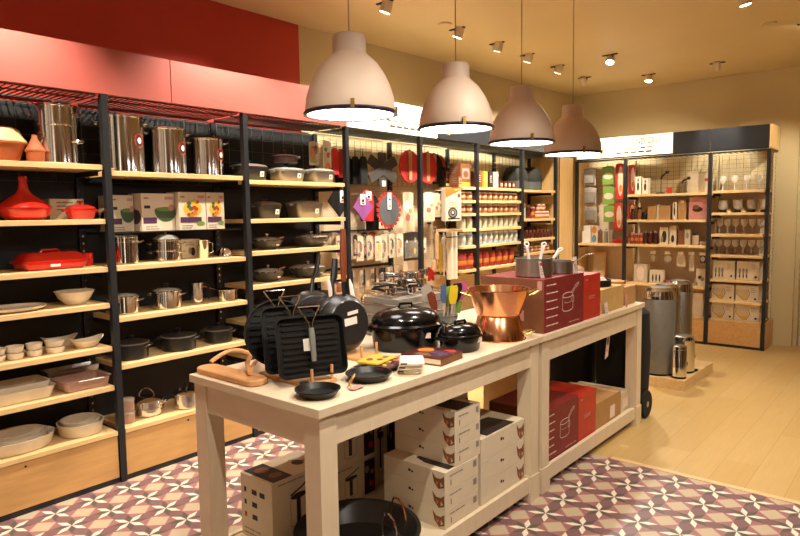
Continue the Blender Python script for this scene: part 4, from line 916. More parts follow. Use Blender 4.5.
tag(M('print_red').rr([(0, .06, .05, .02), (.04, .06, .05, .02), (.055, .04, .03, .02)], 4).build('butter_dish', None, (-3.06, 7.83, 1.13)), 'low red dish left of the post on the long shelf', 'dish')
tag(M('print_red').rr([(0, .03, .03, .01), (.06, .03, .03, .01), (.09, .02, .02, .01)], 4).build('salt_pot', None, (-3.01, 7.95, 1.13)), 'small red pot behind the low red dish', 'pot')
f_ = thing('board_frame', 'framed beige board leaning under the long shelf', 'board', (-3.37, 7.97, .66), 0, rot=(-.15, 0, 0)); M('beech').prism([(-.09, 0), (.09, 0), (.09, .34), (-.09, .34)], .012, FY).build('frame_board', f_); M('leaf_pack').prism([(-.065, .03), (.065, .03), (.065, .31), (-.065, .31)], .002, lambda u, v, w: FY(u, v, w+.013)).build('picture', f_)
cork = ('print_dark', .5, .45, .2, .25), ('print_dark', .5, .8, .12, .1)
cb('opener_box', 'narrow white box with dark gadget beside the red packet', -2.845, -2.775, 1.73, .215, 'white_card', deco_y(*cork)); cb('opener_box', 'second narrow white box with dark gadget', -2.76, -2.69, 1.73, .19, 'white_card', deco_y(*cork))
def corkscrew(label, x, z, h):
    t = thing('lever_corkscrew', label, 'corkscrew', (x, 7.83, z)); M('cast_black').rr([(0, .05, .03, .01), (.012, .05, .03, .01), (.016, .04, .02, .01)], 3).build('base', t)
    M('steel').tube([(0, 0, .014), (0, 0, h*.7)], .008, 8).build('stand', t); M('cast_black').tube([(0, 0, h*.7), (.02, -.01, h*.85), (.07, -.01, h)], [.012, .012, .010], 8).build('lever', t); M('cast_black').lathe([(0, -.02), (.02, -.015), (.02, .015), (0, .02)], 14).build('knob', t, (.075, -.01, h))
corkscrew('table corkscrew with raised lever and round knob', -2.55, 1.73, .25); corkscrew('table corkscrew standing before the wide grey box', -2.31, 1.73, .17)
cb('decanter_box', 'wide pale grey box at the right end of top shelf', -2.28, -2.03, 1.73, .245, 'frosted' if False else 'leaf_pack', deco_y(('print_red', .86, .6, .08, .08)), y0=7.90, d=.12)
tag(M('print_red').box(-.03, .03, -.003, .003, 0, .07).build('price_card', None, (-2.44, 7.79, 1.731)), 'small red price card between two table corkscrews', 'price card')
for i, (x, c, h) in enumerate(((-2.88, 'jam_dark', .13), (-2.80, 'print_brown', .15), (-2.74, 'cast_black', .10))):
    t = glass_jar('wine_stopper', ['dark', 'brown', 'black'][i]+' small bottle at the left of middle shelf', x, 7.84, 1.425, .028, h, c, 'cast_black', 'small bottles on the middle shelf')
cb('glass_box', 'kraft box beside the small dark bottles', -2.69, -2.59, 1.425, .16, 'kraft'); cb('glass_box', 'second kraft box, touching a narrow upright box', -2.55, -2.43, 1.425, .165, 'kraft'); cb('glass_box', 'narrow upright pale box between two kraft boxes', -2.585, -2.555, 1.425, .18, 'leaf_pack')
cb('thermometer_box', 'white narrow box with black print on middle shelf', -2.40, -2.355, 1.425, .21, 'white_card', deco_y(*cork)); cb('glass_box', 'tall kraft box right of the white narrow box', -2.34, -2.255, 1.425, .23, 'kraft', deco_y(('white_paper', .5, .9, .3, .06)))
cb('aerator_box', 'wide pink beige box with dark picture at middle shelf end', -2.22, -2.03, 1.425, .255, 'print_pink', deco_y(('print_dark', .5, .45, .3, .12), ('print_brown', .4, .55, .2, .1)))
for i in range(3):
    t = glass_jar('red_jar', ['left', 'middle', 'right'][i]+' of three red jars right of the post', -2.885+i*.055, 7.83, 1.13, .025, .13, 'tin_red', 'print_pink', 'red jars on the long shelf')
for i in range(3):
    t = glass_jar('dark_flask', ['left', 'middle', 'right'][i]+' of three dark flasks beside the red jars', -2.72+i*.06, 7.84, 1.13, .027, .16, 'jam_dark', 'brushed_steel', 'dark flasks on the long shelf')
cb('coffee_box', 'white box with large black gadget on long shelf', -2.545, -2.445, 1.13, .205, 'white_card', deco_y(('print_dark', .55, .45, .28, .35), ('print_grey', .3, .3, .15, .2))); cb('coffee_box', 'tallest white box with black gadget on long shelf', -2.43, -2.355, 1.13, .225, 'white_card', deco_y(('print_dark', .5, .3, .25, .2)))
cb('grinder_box', 'brown box on long shelf right of tallest white box', -2.33, -2.265, 1.13, .17, 'print_brown'); cb('grinder_box', 'pale box on long shelf beside the brown box', -2.26, -2.20, 1.13, .18, 'leaf_pack', deco_y(('print_grey', .5, .6, .3, .2)))
t = glass_jar('coffee_tin', 'beige tin near the right end of long shelf', -2.15, 7.84, 1.13, .035, .13, 'leaf_pack', 'print_dark', None)
cb('napkin_box', 'low beige box at the right end of long shelf', -2.09, -2.02, 1.13, .04, 'leaf_pack')
hk = [(-2.63, .06, .10, 'print_grey', 'grey'), (-2.46, .11, .11, 'print_grey', 'round grey'), (-2.31, .10, .14, 'white_card', 'white boxed'), (-2.19, .05, .19, 'white_card', 'long white'), (-2.07, .06, .09, 'cast_black', 'black')]
for i, (x, W, Hh, c, lb) in enumerate(hk):
    t = hangy('hanging_strainer', lb+' utensil hanging under the long shelf with price tab', 'utensil', x, 1.01, YH, d_packy(W, Hh, c, [('brushed_steel', 0, .5, .4, .35)], None), 'utensils hanging under the long shelf')
    M('white_paper').prism([(-.03, .0), (.03, .0), (.03, .035), (-.03, .035)], .002, lambda u, v, w: FY(u, v, w+.022)).build('price_tab', t)
cb('print_box', 'plain pale box on the lowest shelf by the post', -2.85, -2.69, .66, .22, 'leaf_pack', deco_y(('print_white', .5, .5, .3, .4)), y0=7.82); cb('print_box', 'box with black utensil pictures on the lowest shelf', -2.66, -2.50, .66, .155, 'white_card', deco_y(('print_dark', .25, .4, .06, .3), ('print_dark', .5, .4, .06, .3), ('print_dark', .75, .4, .06, .3)), y0=7.82)
cb('print_box', 'white box with two dark oval prints beside the tall post', -2.13, -2.02, .66, .19, 'white_card', deco_y(('print_dark', .4, .5, .2, .12), ('print_grey', .65, .4, .2, .12)), y0=7.82)
for i in range(5):
    tag(M(['tin_red', 'tin_red', 'jam_dark', 'brushed_steel', 'brushed_steel'][i]).lathe([(0, 0), (.03, 0), (.036, .03), (.028, .042), (0, .048)], 20).build('egg_timer', None, (-2.46+i*.08, 7.82, .66)), ['leftmost red', 'second red', 'dark', 'steel', 'last steel'][i]+' timer in the row on the lowest shelf', 'timer', 'timers on the lowest shelf')
cb('low_box', 'pale box standing on the plinth behind the steel bins', -2.19, -2.04, .302, .27, 'white_card', None, y0=7.80)
# ---- wine glass bay
for i, x in enumerate((-1.87, -1.72, -1.58, -1.46)):
    t = thing('glass_tumbler', ['leftmost', 'second', 'third', 'rightmost'][i]+' frosted tumbler on its black base, wine glass bay', 'tumbler', (x, 7.86, 1.50), 0, 'frosted tumblers'); M('cast_black').lathe([(0, 0), (.036, 0), (.036, .03), (0, .03)], 20).build('base', t); M('frosted').lathe([(.036, .031), (.05, .05), (.05, .14), (.047, .14), (.047, .052), (.034, .034)], 20).build('cup', t)
for i, x in enumerate((-1.795, -1.65)):
    tag(M('chrome').lathe([(0, 0), (.022, 0), (.03, .02), (.026, .042), (0, .05)], 20).build('egg_cup', None, (x, 7.80, 1.50)), ['left', 'right'][i]+' small chrome pot in front of the frosted tumblers', 'pot')
def wine_glass(label, x, y, z, grp):
    t = thing('wine_glass', label, 'wine glass', (x, y, z), 0, grp)
    M('glass').lathe([(0, 0), (.034, 0), (.03, .004), (.006, .010), (.005, .075), (.02, .085), (.037, .115), (.034, .165), (.031, .165), (.034, .116), (.018, .09), (0, .084)], 20).build('glass_body', t)
    return t
g0 = wine_glass('leftmost wine glass of the upper row', -1.90, 7.85, 1.262, 'wine glasses, upper row')
for i in range(1, 6): dup(g0, (-1.90+i*.083, 7.85, 1.262), 0, ords[i]+' wine glass from the left in the upper row', 'wine glasses, upper row')
for i in range(6): dup(g0, (-1.90+i*.083, 7.85, 1.03), 0, ords[i]+' wine glass from the left in the lower row', 'wine glasses, lower row')
for i in range(4): dup(g0, (-1.88+i*.12, 7.86, 1.745), 0, ords[i]+' wine glass on the topmost shelf before the lit panel', 'wine glasses, topmost row')
def d_glassbox(kind):
    def g(m, F, s):
        f = F('-y'); W, H = s[0], s[2]
        m.use('print_grey').line([(W*.5, 0), (W*.5, H)], .002, f)
        if kind == 0:
            for u in (.14, .3, .44): m.use('print_grey').disc(u*W, H*.45, W*.05, H*.18, f); m.use('print_dark').disc(u*W, H*.2, W*.03, H*.12, f, .001)
        else:
            pts = [(W*.08, H*.75), (W*.05, H*.45), (W*.35, H*.08), (W*.5, H*.10), (W*.62, H*.45), (W*.55, H*.75)]
            m.use('leaf_pack').poly(pts, f); m.use('print_yellow').poly([(W*.12, H*.35), (W*.35, H*.1), (W*.5, H*.12), (W*.52, H*.3)], f, .001); m.use('print_brown').line(pts, .005, f, .0014)
        m.use('print_dark').disc(W*.85, H*.17, W*.05, H*.07, f); textlines(m, f, W*.65, H*.8, W*.25, 3, .02)
    return g
for i, (x0, x1, z, h, k, lb) in enumerate(((-1.94, -1.715, .757, .205, 0, 'left box of tall glasses under the wine glasses'), (-1.695, -1.47, .757, .205, 0, 'right box of tall glasses under the wine glasses'), (-1.945, -1.715, .52, .175, 1, 'left box with glass picture on the middle box shelf'), (-1.70, -1.47, .52, .175, 1, 'right box with glass picture on the middle box shelf'), (-1.945, -1.715, .303, .18, 1, 'left box with glass picture on the plinth'), (-1.705, -1.455, .303, .18, 1, 'right box with glass picture on the plinth'))):
    cb('glassware_box', lb, x0, x1, z, h, 'white_card', d_glassbox(k), y0=7.78, d=.2, group='boxed glasses in the wine glass bay')
# ------------------------------------------------------------------ the two display tables
TZ = .885
def table(label, y0, y1, x0=-2.43, x1=-1.585):
    t = thing('display_table', label, 'table', (0, 0, 0), 0, 'whitewashed display tables')
    m = M('white_paint').rr([(TZ-.033, (x1-x0)/2, (y1-y0)/2, .003), (TZ-.003, (x1-x0)/2, (y1-y0)/2, .003), (TZ-.001, (x1-x0)/2-.002, (y1-y0)/2-.002, .003)], 2, ((x0+x1)/2, (y0+y1)/2, 0))
    m.build('table_top', t)
    a, b, c, d = x0+.015, x1-.015, y0+.015, y1-.015; L = .082
    for lx, ly in ((a, c), (a, d-L), (b-L, c), (b-L, d-L)):
        m = M('white_paint').box(lx, lx+L, ly, ly+L, .14, TZ-.034); m.box(lx-.006, lx+L+.006, ly-.006, ly+L+.006, 0, .139); m.build('leg', t)
    for nm, q in (('apron', (a+.012, a+.034, c+L+.001, d-L-.001)), ('apron', (b-.034, b-.008, c+L+.001, d-L-.001)), ('apron', (a+L+.001, b-L-.001, c+.008, c+.03)), ('apron', (a+L+.001, b-L-.001, d-.03, d-.008))):
        M('white_paint').box(*q, TZ-.155, TZ-.034).build(nm, t)
    for q in ((a+.012, a+.034, c+L+.008, d-L-.008), (b-.028, b-.006, c+L+.008, d-L-.008)): M('white_paint').box(*q, .05, .132).build('bottom_rail', t)
    M('white_paint').box(a+.035, b-.029, c+.03, d-.03, .10, .1245).build('lower_shelf', t)
    return t
table('whitewashed table carrying the grill pans and black roasters', 1.43, 3.035, x0=-2.39)
table('whitewashed table carrying the wine red carton and kraft boxes', 3.045, 4.578)
TT = TZ
# ---- wooden stand, grill pans, frying pans, skillets
t = thing('wooden_stand', 'folded pale wooden stand with arched rail at the table end', 'stand', (-2.195, 1.555, TT))
M('beech').rr([(0, .20, .045, .04), (.004, .205, .05, .045), (.020, .205, .05, .045), (.024, .20, .045, .04)], 5, (0, -.05, 0)).build('base_board', t)
m = M('beech'); m.tube([(-.19+.0*i, -.02+.21*i/8, .032+.032*math.sin(PI*i/8)) for i in range(9)], .011, 8, flat=.8); m.build('arched_rail', t)
M('beech').tube([(-.17, .19, .05), (.0, .03, .045), (.13, -.05, .036)], .010, 8, flat=.6).build('cross_bar', t)
M('beech').tube([(-.10, .20, .03), (.03, .05, .05), (.10, -.03, .034)], .010, 8, flat=.6).build('cross_bar', t)
def rack(label, x0, x1, y, pegs):
    t = thing('pan_rack', label, 'rack', ((x0+x1)/2, y, TT), 0, 'wooden pan racks'); h = (x1-x0)/2
    M('beech').rr([(0, h, .07, .01), (.012, h, .07, .01), (.014, h-.002, .068, .01)], 3).build('base_board', t)
    for px, py in pegs: M('beech').tube([(px-(x0+x1)/2, py, .013), (px-(x0+x1)/2, py, .07)], .006, 8).build('peg', t)
    return t
rack('wooden peg rack holding the three grill pans', -2.13, -1.80, 1.66, [(-1.812, -.055), (-1.812, .05)])
rack('wooden peg rack holding the frying pans', -2.27, -1.94, 2.09, [(-1.965, -.05), (-1.965, .05)])
def stand_frame(lean, rz): return lambda u, v, w: None
def standing(name, label, x, y, rz, lean, draw, z=TT+.03, group=None):
    """pan standing on its edge: local u to the right, v up, w out of the face (towards +x before rz)"""
    t = thing(name, label, 'pan', (x, y, z), rz, group, rot=(0, -lean, rz)); draw(t); return t
def rrpts(hu, hv, r, cv, k=5):
    o = []
    for (qx, qy, a0) in ((1, 1, 0), (-1, 1, PI/2), (-1, -1, PI), (1, -1, 1.5*PI)):
        for i in range(k+1):
            a = a0+PI/2*i/k; o.append((qx*(hu-r)+r*math.cos(a), cv+qy*(hv-r)+r*math.sin(a)))
    return o
def grill(shape, hu, hv):
    def g(t):
        def outline(d): return rrpts(hu-d, hv-d, .03, hv) if shape == 'rect' else [((hu-d)*math.cos(2*PI*i/40), hv+(hv-d)*math.sin(2*PI*i/40)) for i in range(40)]
        m = M('enamel_black' if False else 'cast_black')
        R = [[FX(u, v, w) for u, v in outline(d)] for d, w in ((.012, -.022), (0, .008), (0, .012), (.006, .012), (.014, -.014))]
        m.rings(R, False); m.build('pan_body', t)
        n = 9
        for i in range(n):
            v = hv*2*(i+1.2)/(n+1.4); half = hu-.03 if shape == 'rect' else math.sqrt(max(.0001, (hu-.02)**2-(v-hv)**2))-.008
            if half > .02: M('cast_black').prism([(-half, v-.004), (half, v-.004), (half, v+.004), (-half, v+.004)], .006, lambda u, vv, w: FX(u, vv, w-.0135)).build('ridge', t)
        m = M('steel'); m.tube([(.010, -.045, 2*hv+.035), (.016, -.008, 2*hv-.03), (.018, -.006, 2*hv-.06)], .003, 6); m.build('wire', t)
        M('steel').tube([(.010, .045, 2*hv+.035), (.016, .008, 2*hv-.03), (.018, .006, 2*hv-.06)], .003, 6).build('wire', t)
        M('steel').tube([(.010, -.046, 2*hv+.035), (.010, .046, 2*hv+.035)], .003, 6).build('wire_top', t)
        M('grey_enamel').tube([(.019, 0, 2*hv-.05), (.021, 0, 2*hv*.62), (.020, 0, 2*hv*.25)], [.011, .013, .010], 8, flat=.7).build('folding_handle', t)
        if shape == 'rect': M('white_paper').prism([(-.03, hv*.85), (.012, hv*.85), (.012, hv*1.25), (-.03, hv*1.25)], .001, lambda u, v, w: FX(u, v, w-.006)).build('price_sticker', t)
    return g
standing('grill_pan', 'rectangular black ridged grill pan with folding handle, front of three', -1.845, 1.645, -.40, .20, grill('rect', .142, .120), group=None)
standing('grill_pan', 'squarish black grill pan sandwiched between two others', -1.965, 1.655, -.36, .20, grill('rect', .128, .135))
standing('grill_pan', 'round black ridged grill pan, rearmost of three', -2.08, 1.67, -.34, .20, grill('round', .145, .142))
def fry(R, handle, hl, lean_u=.02, stick=True):
    def g(t):
        m = M('nonstick'); m.rings([[FX(r*math.cos(2*PI*i/40), R+r*math.sin(2*PI*i/40), w) for i in range(40)] for r, w in ((R*.78, -.0), (R*.80, -.002), (R, -.04), (R-.004, -.04), (R*.78, -.006))][::-1] if False else [[FX(r*math.cos(2*PI*i/40), R+r*math.sin(2*PI*i/40), w) for i in range(40)] for r, w in ((R*.76, .0), (R*.80, -.003), (R, -.042), (R-.004, -.042), (R*.77, -.006))], True); m.build('pan_body', t)
        mm = handle; M('cast_black').tube([(-.030, 0, 2*R-.02), (-.034, lean_u*.3, 2*R+.06)], .010, 8, flat=.6).build('handle_root', t)
        M(mm).tube([(-.034, lean_u*.3, 2*R+.055), (-.036, lean_u*.6, 2*R+hl*.5), (-.03, lean_u, 2*R+hl)], [.014, .020, .015], 10, flat=.6).build('long_handle', t)
        if stick:
            M('print_white').prism([(-.01, R*1.25), (.05, R*1.30), (.05, R*1.42), (-.01, R*1.37)], .001, FX).build('price_sticker', t); M('print_white').prism([(-.03, R*.9), (.04, R*.95), (.04, R*1.2), (-.03, R*1.15)], .001, FX).build('price_sticker', t)
    return g
standing('frying_pan', 'round frying pan on edge with brown wooden handle', -2.03, 2.05, -.16, .12, fry(.135, 'brown_wood', .30, .03))
standing('frying_pan', 'black frying pan with black handle, in the middle of the frying pan rack', -2.14, 2.09, -.3, .24, fry(.132, 'cast_black', .17, .04, False))
standing('frying_pan', 'black frying pan with black handle, rearmost in the frying pan rack', -2.24, 2.03, -.4, .22, fry(.14, 'cast_black', .17, .06, False))
for q, (px, py, pz) in enumerate(((-2.16, 2.14, 1.24), (-2.27, 2.10, 1.25))):
    tag(M('print_white').tube([(0, 0, 0), (.004, .004, -.03), (.012, .006, -.08), (.02, .01, -.14)], [.003, .012, .014, .010], 6, flat=.25).build('hanging_paper_tag', None, (px+.03, py, pz)), ['pale paper tag dangling from the middle pan handle', 'pale paper tag dangling from the rearmost pan handle'][q], 'tag')
def skillet(label, x, y, R, ang):
    t = thing('skillet', label, 'pan', (x, y, TT), 0, 'small black skillets')
    M('cast_black').lathe([(0, 0), (R*.78, 0), (R*.82, .004), (R, .024), (R*1.03, .026), (R*1.03, .030), (R*.97, .030), (R*.82, .009), (0, .007)], 40).build('pan_body', t)
    c, s = math.cos(ang), math.sin(ang); M('cast_black').prism([(R*.95, -.016), (R*1.12, -.013), (R*1.35, -.018), (R*1.42, 0), (R*1.35, .018), (R*1.12, .013), (R*.95, .016)], .009, lambda u, v, w: (u*c-v*s, u*s+v*c, .019+w)).build('handle', t)
    return t
skillet('small black skillet in front of the rectangular grill pan', -1.715, 1.545, .082, 2.9)
skillet('larger black skillet near the patterned packets', -1.725, 1.83, .092, 2.2)
m = M('print_pink')
t = thing('price_ribbon', 'ribbon of twine with pink tag between the two skillets', 'tag', (-1.70, 1.685, TT)); M('kraft_pale').tube([(.0, 0, .003), (.02, .01, .04), (.01, .03, .05), (-.01, .02, .02), (.03, -.01, .003), (.05, .0, .003)], .003, 6).build('twine', t); M('print_pink').prism([(0, 0), (.06, 0), (.06, .03), (0, .03)], .002, lambda u, v, w: (.02+v, -.02+u, .004+w)).build('paper_tag', t)
# ---- oval roasters
def roaster(label, x, y, sx, sy, H, rz, stick=True):
    t = thing('enamel_roaster', label, 'roaster', (x, y, TT), rz, 'oval black enamel roasters'); q = 1/sx if sx > sy else 1/sy
    R = max(sx, sy); kx, ky = sx/R, sy/R
    M('enamel_black').lathe([(0, 0), (R*.84, 0), (R*.88, .008), (R*.95, H*.48), (R*1.02, H*.50), (R*1.02, H*.53), (R*.94, H*.53), (R*.86, .012), (0, .010)], 48, sx=kx, sy=ky).build('base_pan', t)
    o = M('enamel_black').lathe([(R*.99, H*.535), (R*1.0, H*.56), (R*.94, H*.60), (R*.93, H*.68), (R*.90, H*.73), (R*.75, H*.86), (R*.45, H*.93), (0, H*.945)], 48, sx=kx, sy=ky, cap=False).build('lid', t)
    M('enamel_black').tube([(0, -.035, H*.93), (0, -.03, H*1.02), (0, .03, H*1.02), (0, .035, H*.93)], .007, 8).build('lid_handle', o)
    for s in (-1, 1): M('enamel_black').tube([(-.035, s*sy*.98, H*.46), (-.03, s*(sy+.018), H*.50), (.03, s*(sy+.018), H*.50), (.035, s*sy*.98, H*.46)], .007, 8).build('handle', t)
    if stick: M('print_white').prism([(.0, 0), (.03, 0), (.03, .025), (0, .025)], .001, lambda u, v, w: (sx*.86+w, sy*.30+u, H*.30+v)).build('price_sticker', t)
    return t
roaster('large oval black enamel roaster with domed lid', -1.99, 2.385, .145, .185, .215, -.85+PI/2-1.3)
roaster('smaller oval black enamel roaster beside the copper pans', -1.745, 2.50, .095, .118, .14, -.2)
# ---- packets, cloths, book
for i, (x, y, mt, rz, z) in enumerate(((-1.86, 1.975, 'print_grey', .3, 0), (-1.80, 2.07, 'print_orange', -.2, .013), (-1.82, 2.10, 'print_brown', .5, .0), (-1.775, 1.985, 'jam_dark', .1, .013), (-1.84, 2.00, 'print_yellow', .2, .026))):
    m = M(mt).rr([(0, .05, .075, .01), (.004, .055, .08, .01), (.010, .052, .078, .01), (.012, .045, .07, .01)], 3)
    for k in range(7): m.use(['print_yellow', 'print_dark', 'leaf_pack', 'print_brown', 'print_purple'][(k+i) % 5]).disc(R_.uniform(-.035, .035), R_.uniform(-.055, .055), .014, .018, lambda u, v, w: (u, v, .0122+w), .0004+.0001*k, 8)
    tag(m.build('spice_packet', None, (x, y, TT+z), rz), ['grey mottled', 'orange mottled', 'brown mottled', 'dark mottled', 'yellow mottled'][i]+' flat packet in the heap before the large roaster', 'packet', 'mottled flat packets')
for i in range(3):
    m = M('white_paper').rr([(0, .045, .055, .01), (.008, .052, .062, .012), (.018, .048, .058, .012), (.020, .04, .05, .01)], 3); m.use('print_dark').box(-.046, -.02, -.0625, -.058, .007, .013)
    tag(m.build('folded_cloth', None, (-1.672+.010*i, 2.035-.010*i, TT+.0205*i), .5+.1*i), ['lowest', 'middle', 'topmost'][i]+' folded white cloth in the stack of three', 'cloth', 'folded white cloths')
m = M('print_brown').box(-.105, .105, -.095, .095, .003, .030); m.use('white_card').box(-.103, .103, -.0955, .093, .006, .027); m.use('jam_dark').box(-.1055, .1055, -.096, .0955, .030, .033); m.box(-.1055, .1055, -.096, .0955, 0, .003)
for (mt, u, v, ru, rv) in (('print_orange', -.05, .03, .04, .04), ('print_purple', .04, .0, .05, .05), ('print_brown', -.01, -.05, .05, .03), ('print_red', .06, .06, .03, .03)): m.use(mt).disc(u, v, ru, rv, lambda a, b, w: (a, b, .0332+w), .0003, 10)
tag(m.build('cookbook', None, (-1.73, 2.255, TT), .10), 'thick dark cookbook lying before the roasters', 'book')
# ---- utensil crock
t = thing('utensil_crock', 'grey crock filled with silicone spatulas', 'crock', (-1.955, 2.675, TT))
M('grey_enamel').lathe([(0, 0), (.05, 0), (.054, .008), (.060, .125), (.064, .13), (.057, .13), (.05, .012), (0, .01)], 32).build('crock', t)
tag(t, 'grey crock filled with silicone spatulas', 'crock')
for i, (du, dv, mt, tilt, h) in enumerate(((-.055, .0, 'grey_silicone', -.30, .30), (-.02, .05, 'blue_silicone', -.02, .29), (.005, -.02, 'green_silicone', .06, .27), (.03, .03, 'yellow_silicone', .09, .28), (.045, .0, 'black_fabric', .13, .30), (.055, -.04, 'pink_silicone', .20, .31), (-.05, -.03, 'red_dark', -.22, .22), (-.035, .05, 'brown_wood', -.3, .24))):
    r, u = Vector((.763, .646, 0)), Vector((0, 0, 1)); base = r*du*.55+Vector((.646, -.763, 0))*dv*.55
    tt = thing('spatula', ['grey headed', 'blue headed', 'green', 'yellow', 'black', 'pink with a green label', 'dark red handled', 'brown handled'][i]+' spatula standing in the grey crock', 'spatula', (-1.955+base.x, 2.675+base.y, TT+.015), 0, 'silicone spatulas in the crock')
    d = (u+r*tilt).normalized(); p0 = Vector((0, 0, 0)); p1 = d*h*.62; p2 = d*h*1.08
    M('beech' if i in (0, 6, 7) else 'frosted').tube([p0, p1], .006, 8).build('handle', tt)
    f = r-d*r.dot(d); f.normalize(); w_ = d.cross(f)
    m = M(mt); W = [.030, .016, .022, .022, .026, .030, .018, .018][i]
    m.prism([(-W*.6, 0), (W*.6, 0), (W, .03), (W, .085), (W*.7, .10), (-W*.8, .09), (-W, .03)], .008, lambda a, b, w, f=f, d=d, w_=w_, p1=p1: p1+f*a+d*b+w_*(w-.004)); m.build('blade', tt)
    if i == 5: M('print_green').prism([(-.02, -.07), (.02, -.07), (.02, -.005), (-.02, -.005)], .003, lambda a, b, w, f=f, d=d, w_=w_, p1=p1: p1+f*a+d*b-w_*(w+.008)).build('paper_label', tt)
# ---- basket of gadgets behind the large roaster
t = thing('gadget_basket', 'wire basket of steel gadgets behind the large roaster', 'basket', (-2.26, 2.70, TT))
m = M('chrome')
for z in (0.004, .06, .12, .18, .23): m.tube([(.13*sx, .20*sy, z) for sx, sy in ((-1, -1), (1, -1), (1, 1), (-1, 1))], .003, 6, True)
m.build('wire_frame', t); M('print_grey').box(-.125, .125, -.195, .195, .001, .21).build('liner', t)
for i in range(12):
    a = R_.uniform(-.5, .5)+(.9 if i % 2 else -.6); x, y = -2.26+R_.uniform(-.07, .07), 2.55+.028*i
    tt = thing('garlic_press', ords[min(i, 8)]+(' steel press counted along the wire basket' if i < 9 else [' and lowest white handled press in the wire basket', ' white handled press crossing the others in the basket', ' white handled press at the basket end'][i-9]), 'gadget', (x, y, TT+.225+.036*(i % 3)), a, 'presses and peelers in the wire basket', rot=(R_.uniform(-.12, .12), R_.uniform(-.2, .1), a))
    c1, c2 = ('cast_black', 'steel') if i % 3 else ('white_plastic', 'cast_black')
    M(c1).tube([(-.09, .012, .01), (-.02, .016, .016), (.04, .006, .012)], [.010, .011, .007], 8, flat=.7).build('handle', tt); M(c2).tube([(-.09, -.014, .03), (-.02, -.016, .03), (.04, -.004, .016)], [.009, .011, .007], 8, flat=.7).build('handle', tt)
    M('steel').rr([(0, .024, .02, .008), (.03, .026, .022, .008)], 3, (.058, 0, 0)).build('press_head', tt)
# ---- copper pans
def copper(label, x, y, z, R0, R1, H, flip=False):
    t = thing('copper_pan', label, 'pan', (x, y, z), 0, 'copper preserving pans')
    p = [(0, 0), (R0-.006, 0), (R0, .006), (R1, H-.004), (R1+.006, H-.002), (R1+.006, H+.002), (R1-.004, H), (R0-.004, .010), (0, .008)]
    if flip: p = [(r, H-zz) for r, zz in p]
    M('copper').lathe(p, 56).build('pan_body', t)
    for a in (.70, .70+PI):
        ca, sa = math.cos(a), math.sin(a); zz = H*.80 if not flip else H*.22
        Rr = R1*.97
        o = M('brass').tube([((Rr+q)*ca-u*sa, (Rr+q)*sa+u*ca, zz+dz) for q, u, dz in ((0, -.045, -.005), (.02, -.045, 0), (.05, -.035, .012), (.055, 0, .015), (.05, .035, .012), (.02, .045, 0), (0, .045, -.005))], .006, 8).build('bail_handle', t)
    return t
copper('upside down copper pan under the other copper pan', -1.75, 2.86, TT, .110, .137, .125, True)
copper('upright copper preserving pan stacked on its upside down twin', -1.75, 2.86, TT+.128, .118, .158, .135)
# ---- cartons on the second table
def d_wine(m, F, s):
    f = F('+x'); W, H = s[1], s[2]
    for i in range(6): textlines(m, f, W*.05, H*(.87-.15*i), W*.30, 1, .02, 'print_white', H*.022)
    textlines(m, f, W*.60, H*.07, W*.34, 1, .02, 'print_pink', H*.02)
    m.use('print_white'); e = lambda cx, cy, ru, rv, a0, a1, n=16: [(cx+ru*math.cos(a0+(a1-a0)*i/n), cy+rv*math.sin(a0+(a1-a0)*i/n)) for i in range(n+1)]
    cx, cy, ru = W*.57, H*.62, W*.13
    m.line(e(cx, cy, ru, H*.05, 0, 2*PI, 24), .004, f); m.line([(cx-ru, cy), (cx-ru*1.05, H*.36)]+e(cx-.0, H*.36, ru*1.02, H*.055, PI, 2*PI)+[(cx+ru, cy)], .004, f)
    m.line([(cx+ru*.9, cy+H*.02), (W*.78, H*.74), (W*.86, H*.80), (W*.85, H*.83), (W*.76, H*.78), (cx+ru*.7, cy+H*.04)], .004, f); m.line(e(W*.70, H*.52, W*.03, H*.07, 0, 2*PI, 12), .003, f); m.line(e(cx, H*.5, ru*.7, H*.03, PI, 2*PI), .002, f)
    b = F('-y'); m.use('wine_box_side').rect(.001, s[0]-.001, .001, s[2]-.001, b, .0004); m.use('print_pink').rect(s[0]*.90, s[0]*.97, H*.80, H*.97, b, .0012); m.use('print_pink').rect(s[0]*.55, s[0]*.70, H*.2, H*.4, b, .0012)
carton('pan_carton', 'large wine red carton with white saucepan drawing on the table', -2.01, -1.606, 3.09, 3.592, TT, TT+.295, 'wine_carton', d_wine)
def d_red(m, F, s):
    f = F('+x'); m.use('print_white'); textlines(m, f, s[1]*.28, s[2]*.5, s[1]*.45, 2, .012, 'print_pink', .006); m.use('print_pink').rect(s[1]*.1, s[1]*.22, s[2]*.88, s[2]*.91, f)
carton('red_carton', 'bright red carton standing beside the wine red carton', -1.92, -1.612, 3.605, 3.85, TT, TT+.272, 'red_box', d_red)
def d_kraft(m, F, s):
    f = F('+x'); m.use('leaf_pack').rect(s[1]*.06, s[1]*.28, s[2]*.06, s[2]*.45, f)
carton('kraft_carton', 'plain kraft carton beside the bright red carton', -1.95, -1.625, 3.895, 4.275, TT, TT+.155, 'kraft_pale', d_kraft)
carton('kraft_carton', 'smaller kraft carton at the far table end', -1.90, -1.64, 4.335, 4.545, TT, TT+.128, 'kraft', None)
carton('pale_carton', 'pale carton behind the smaller kraft carton', -2.16, -1.96, 4.36, 4.56, TT, TT+.13, 'leaf_pack', None)
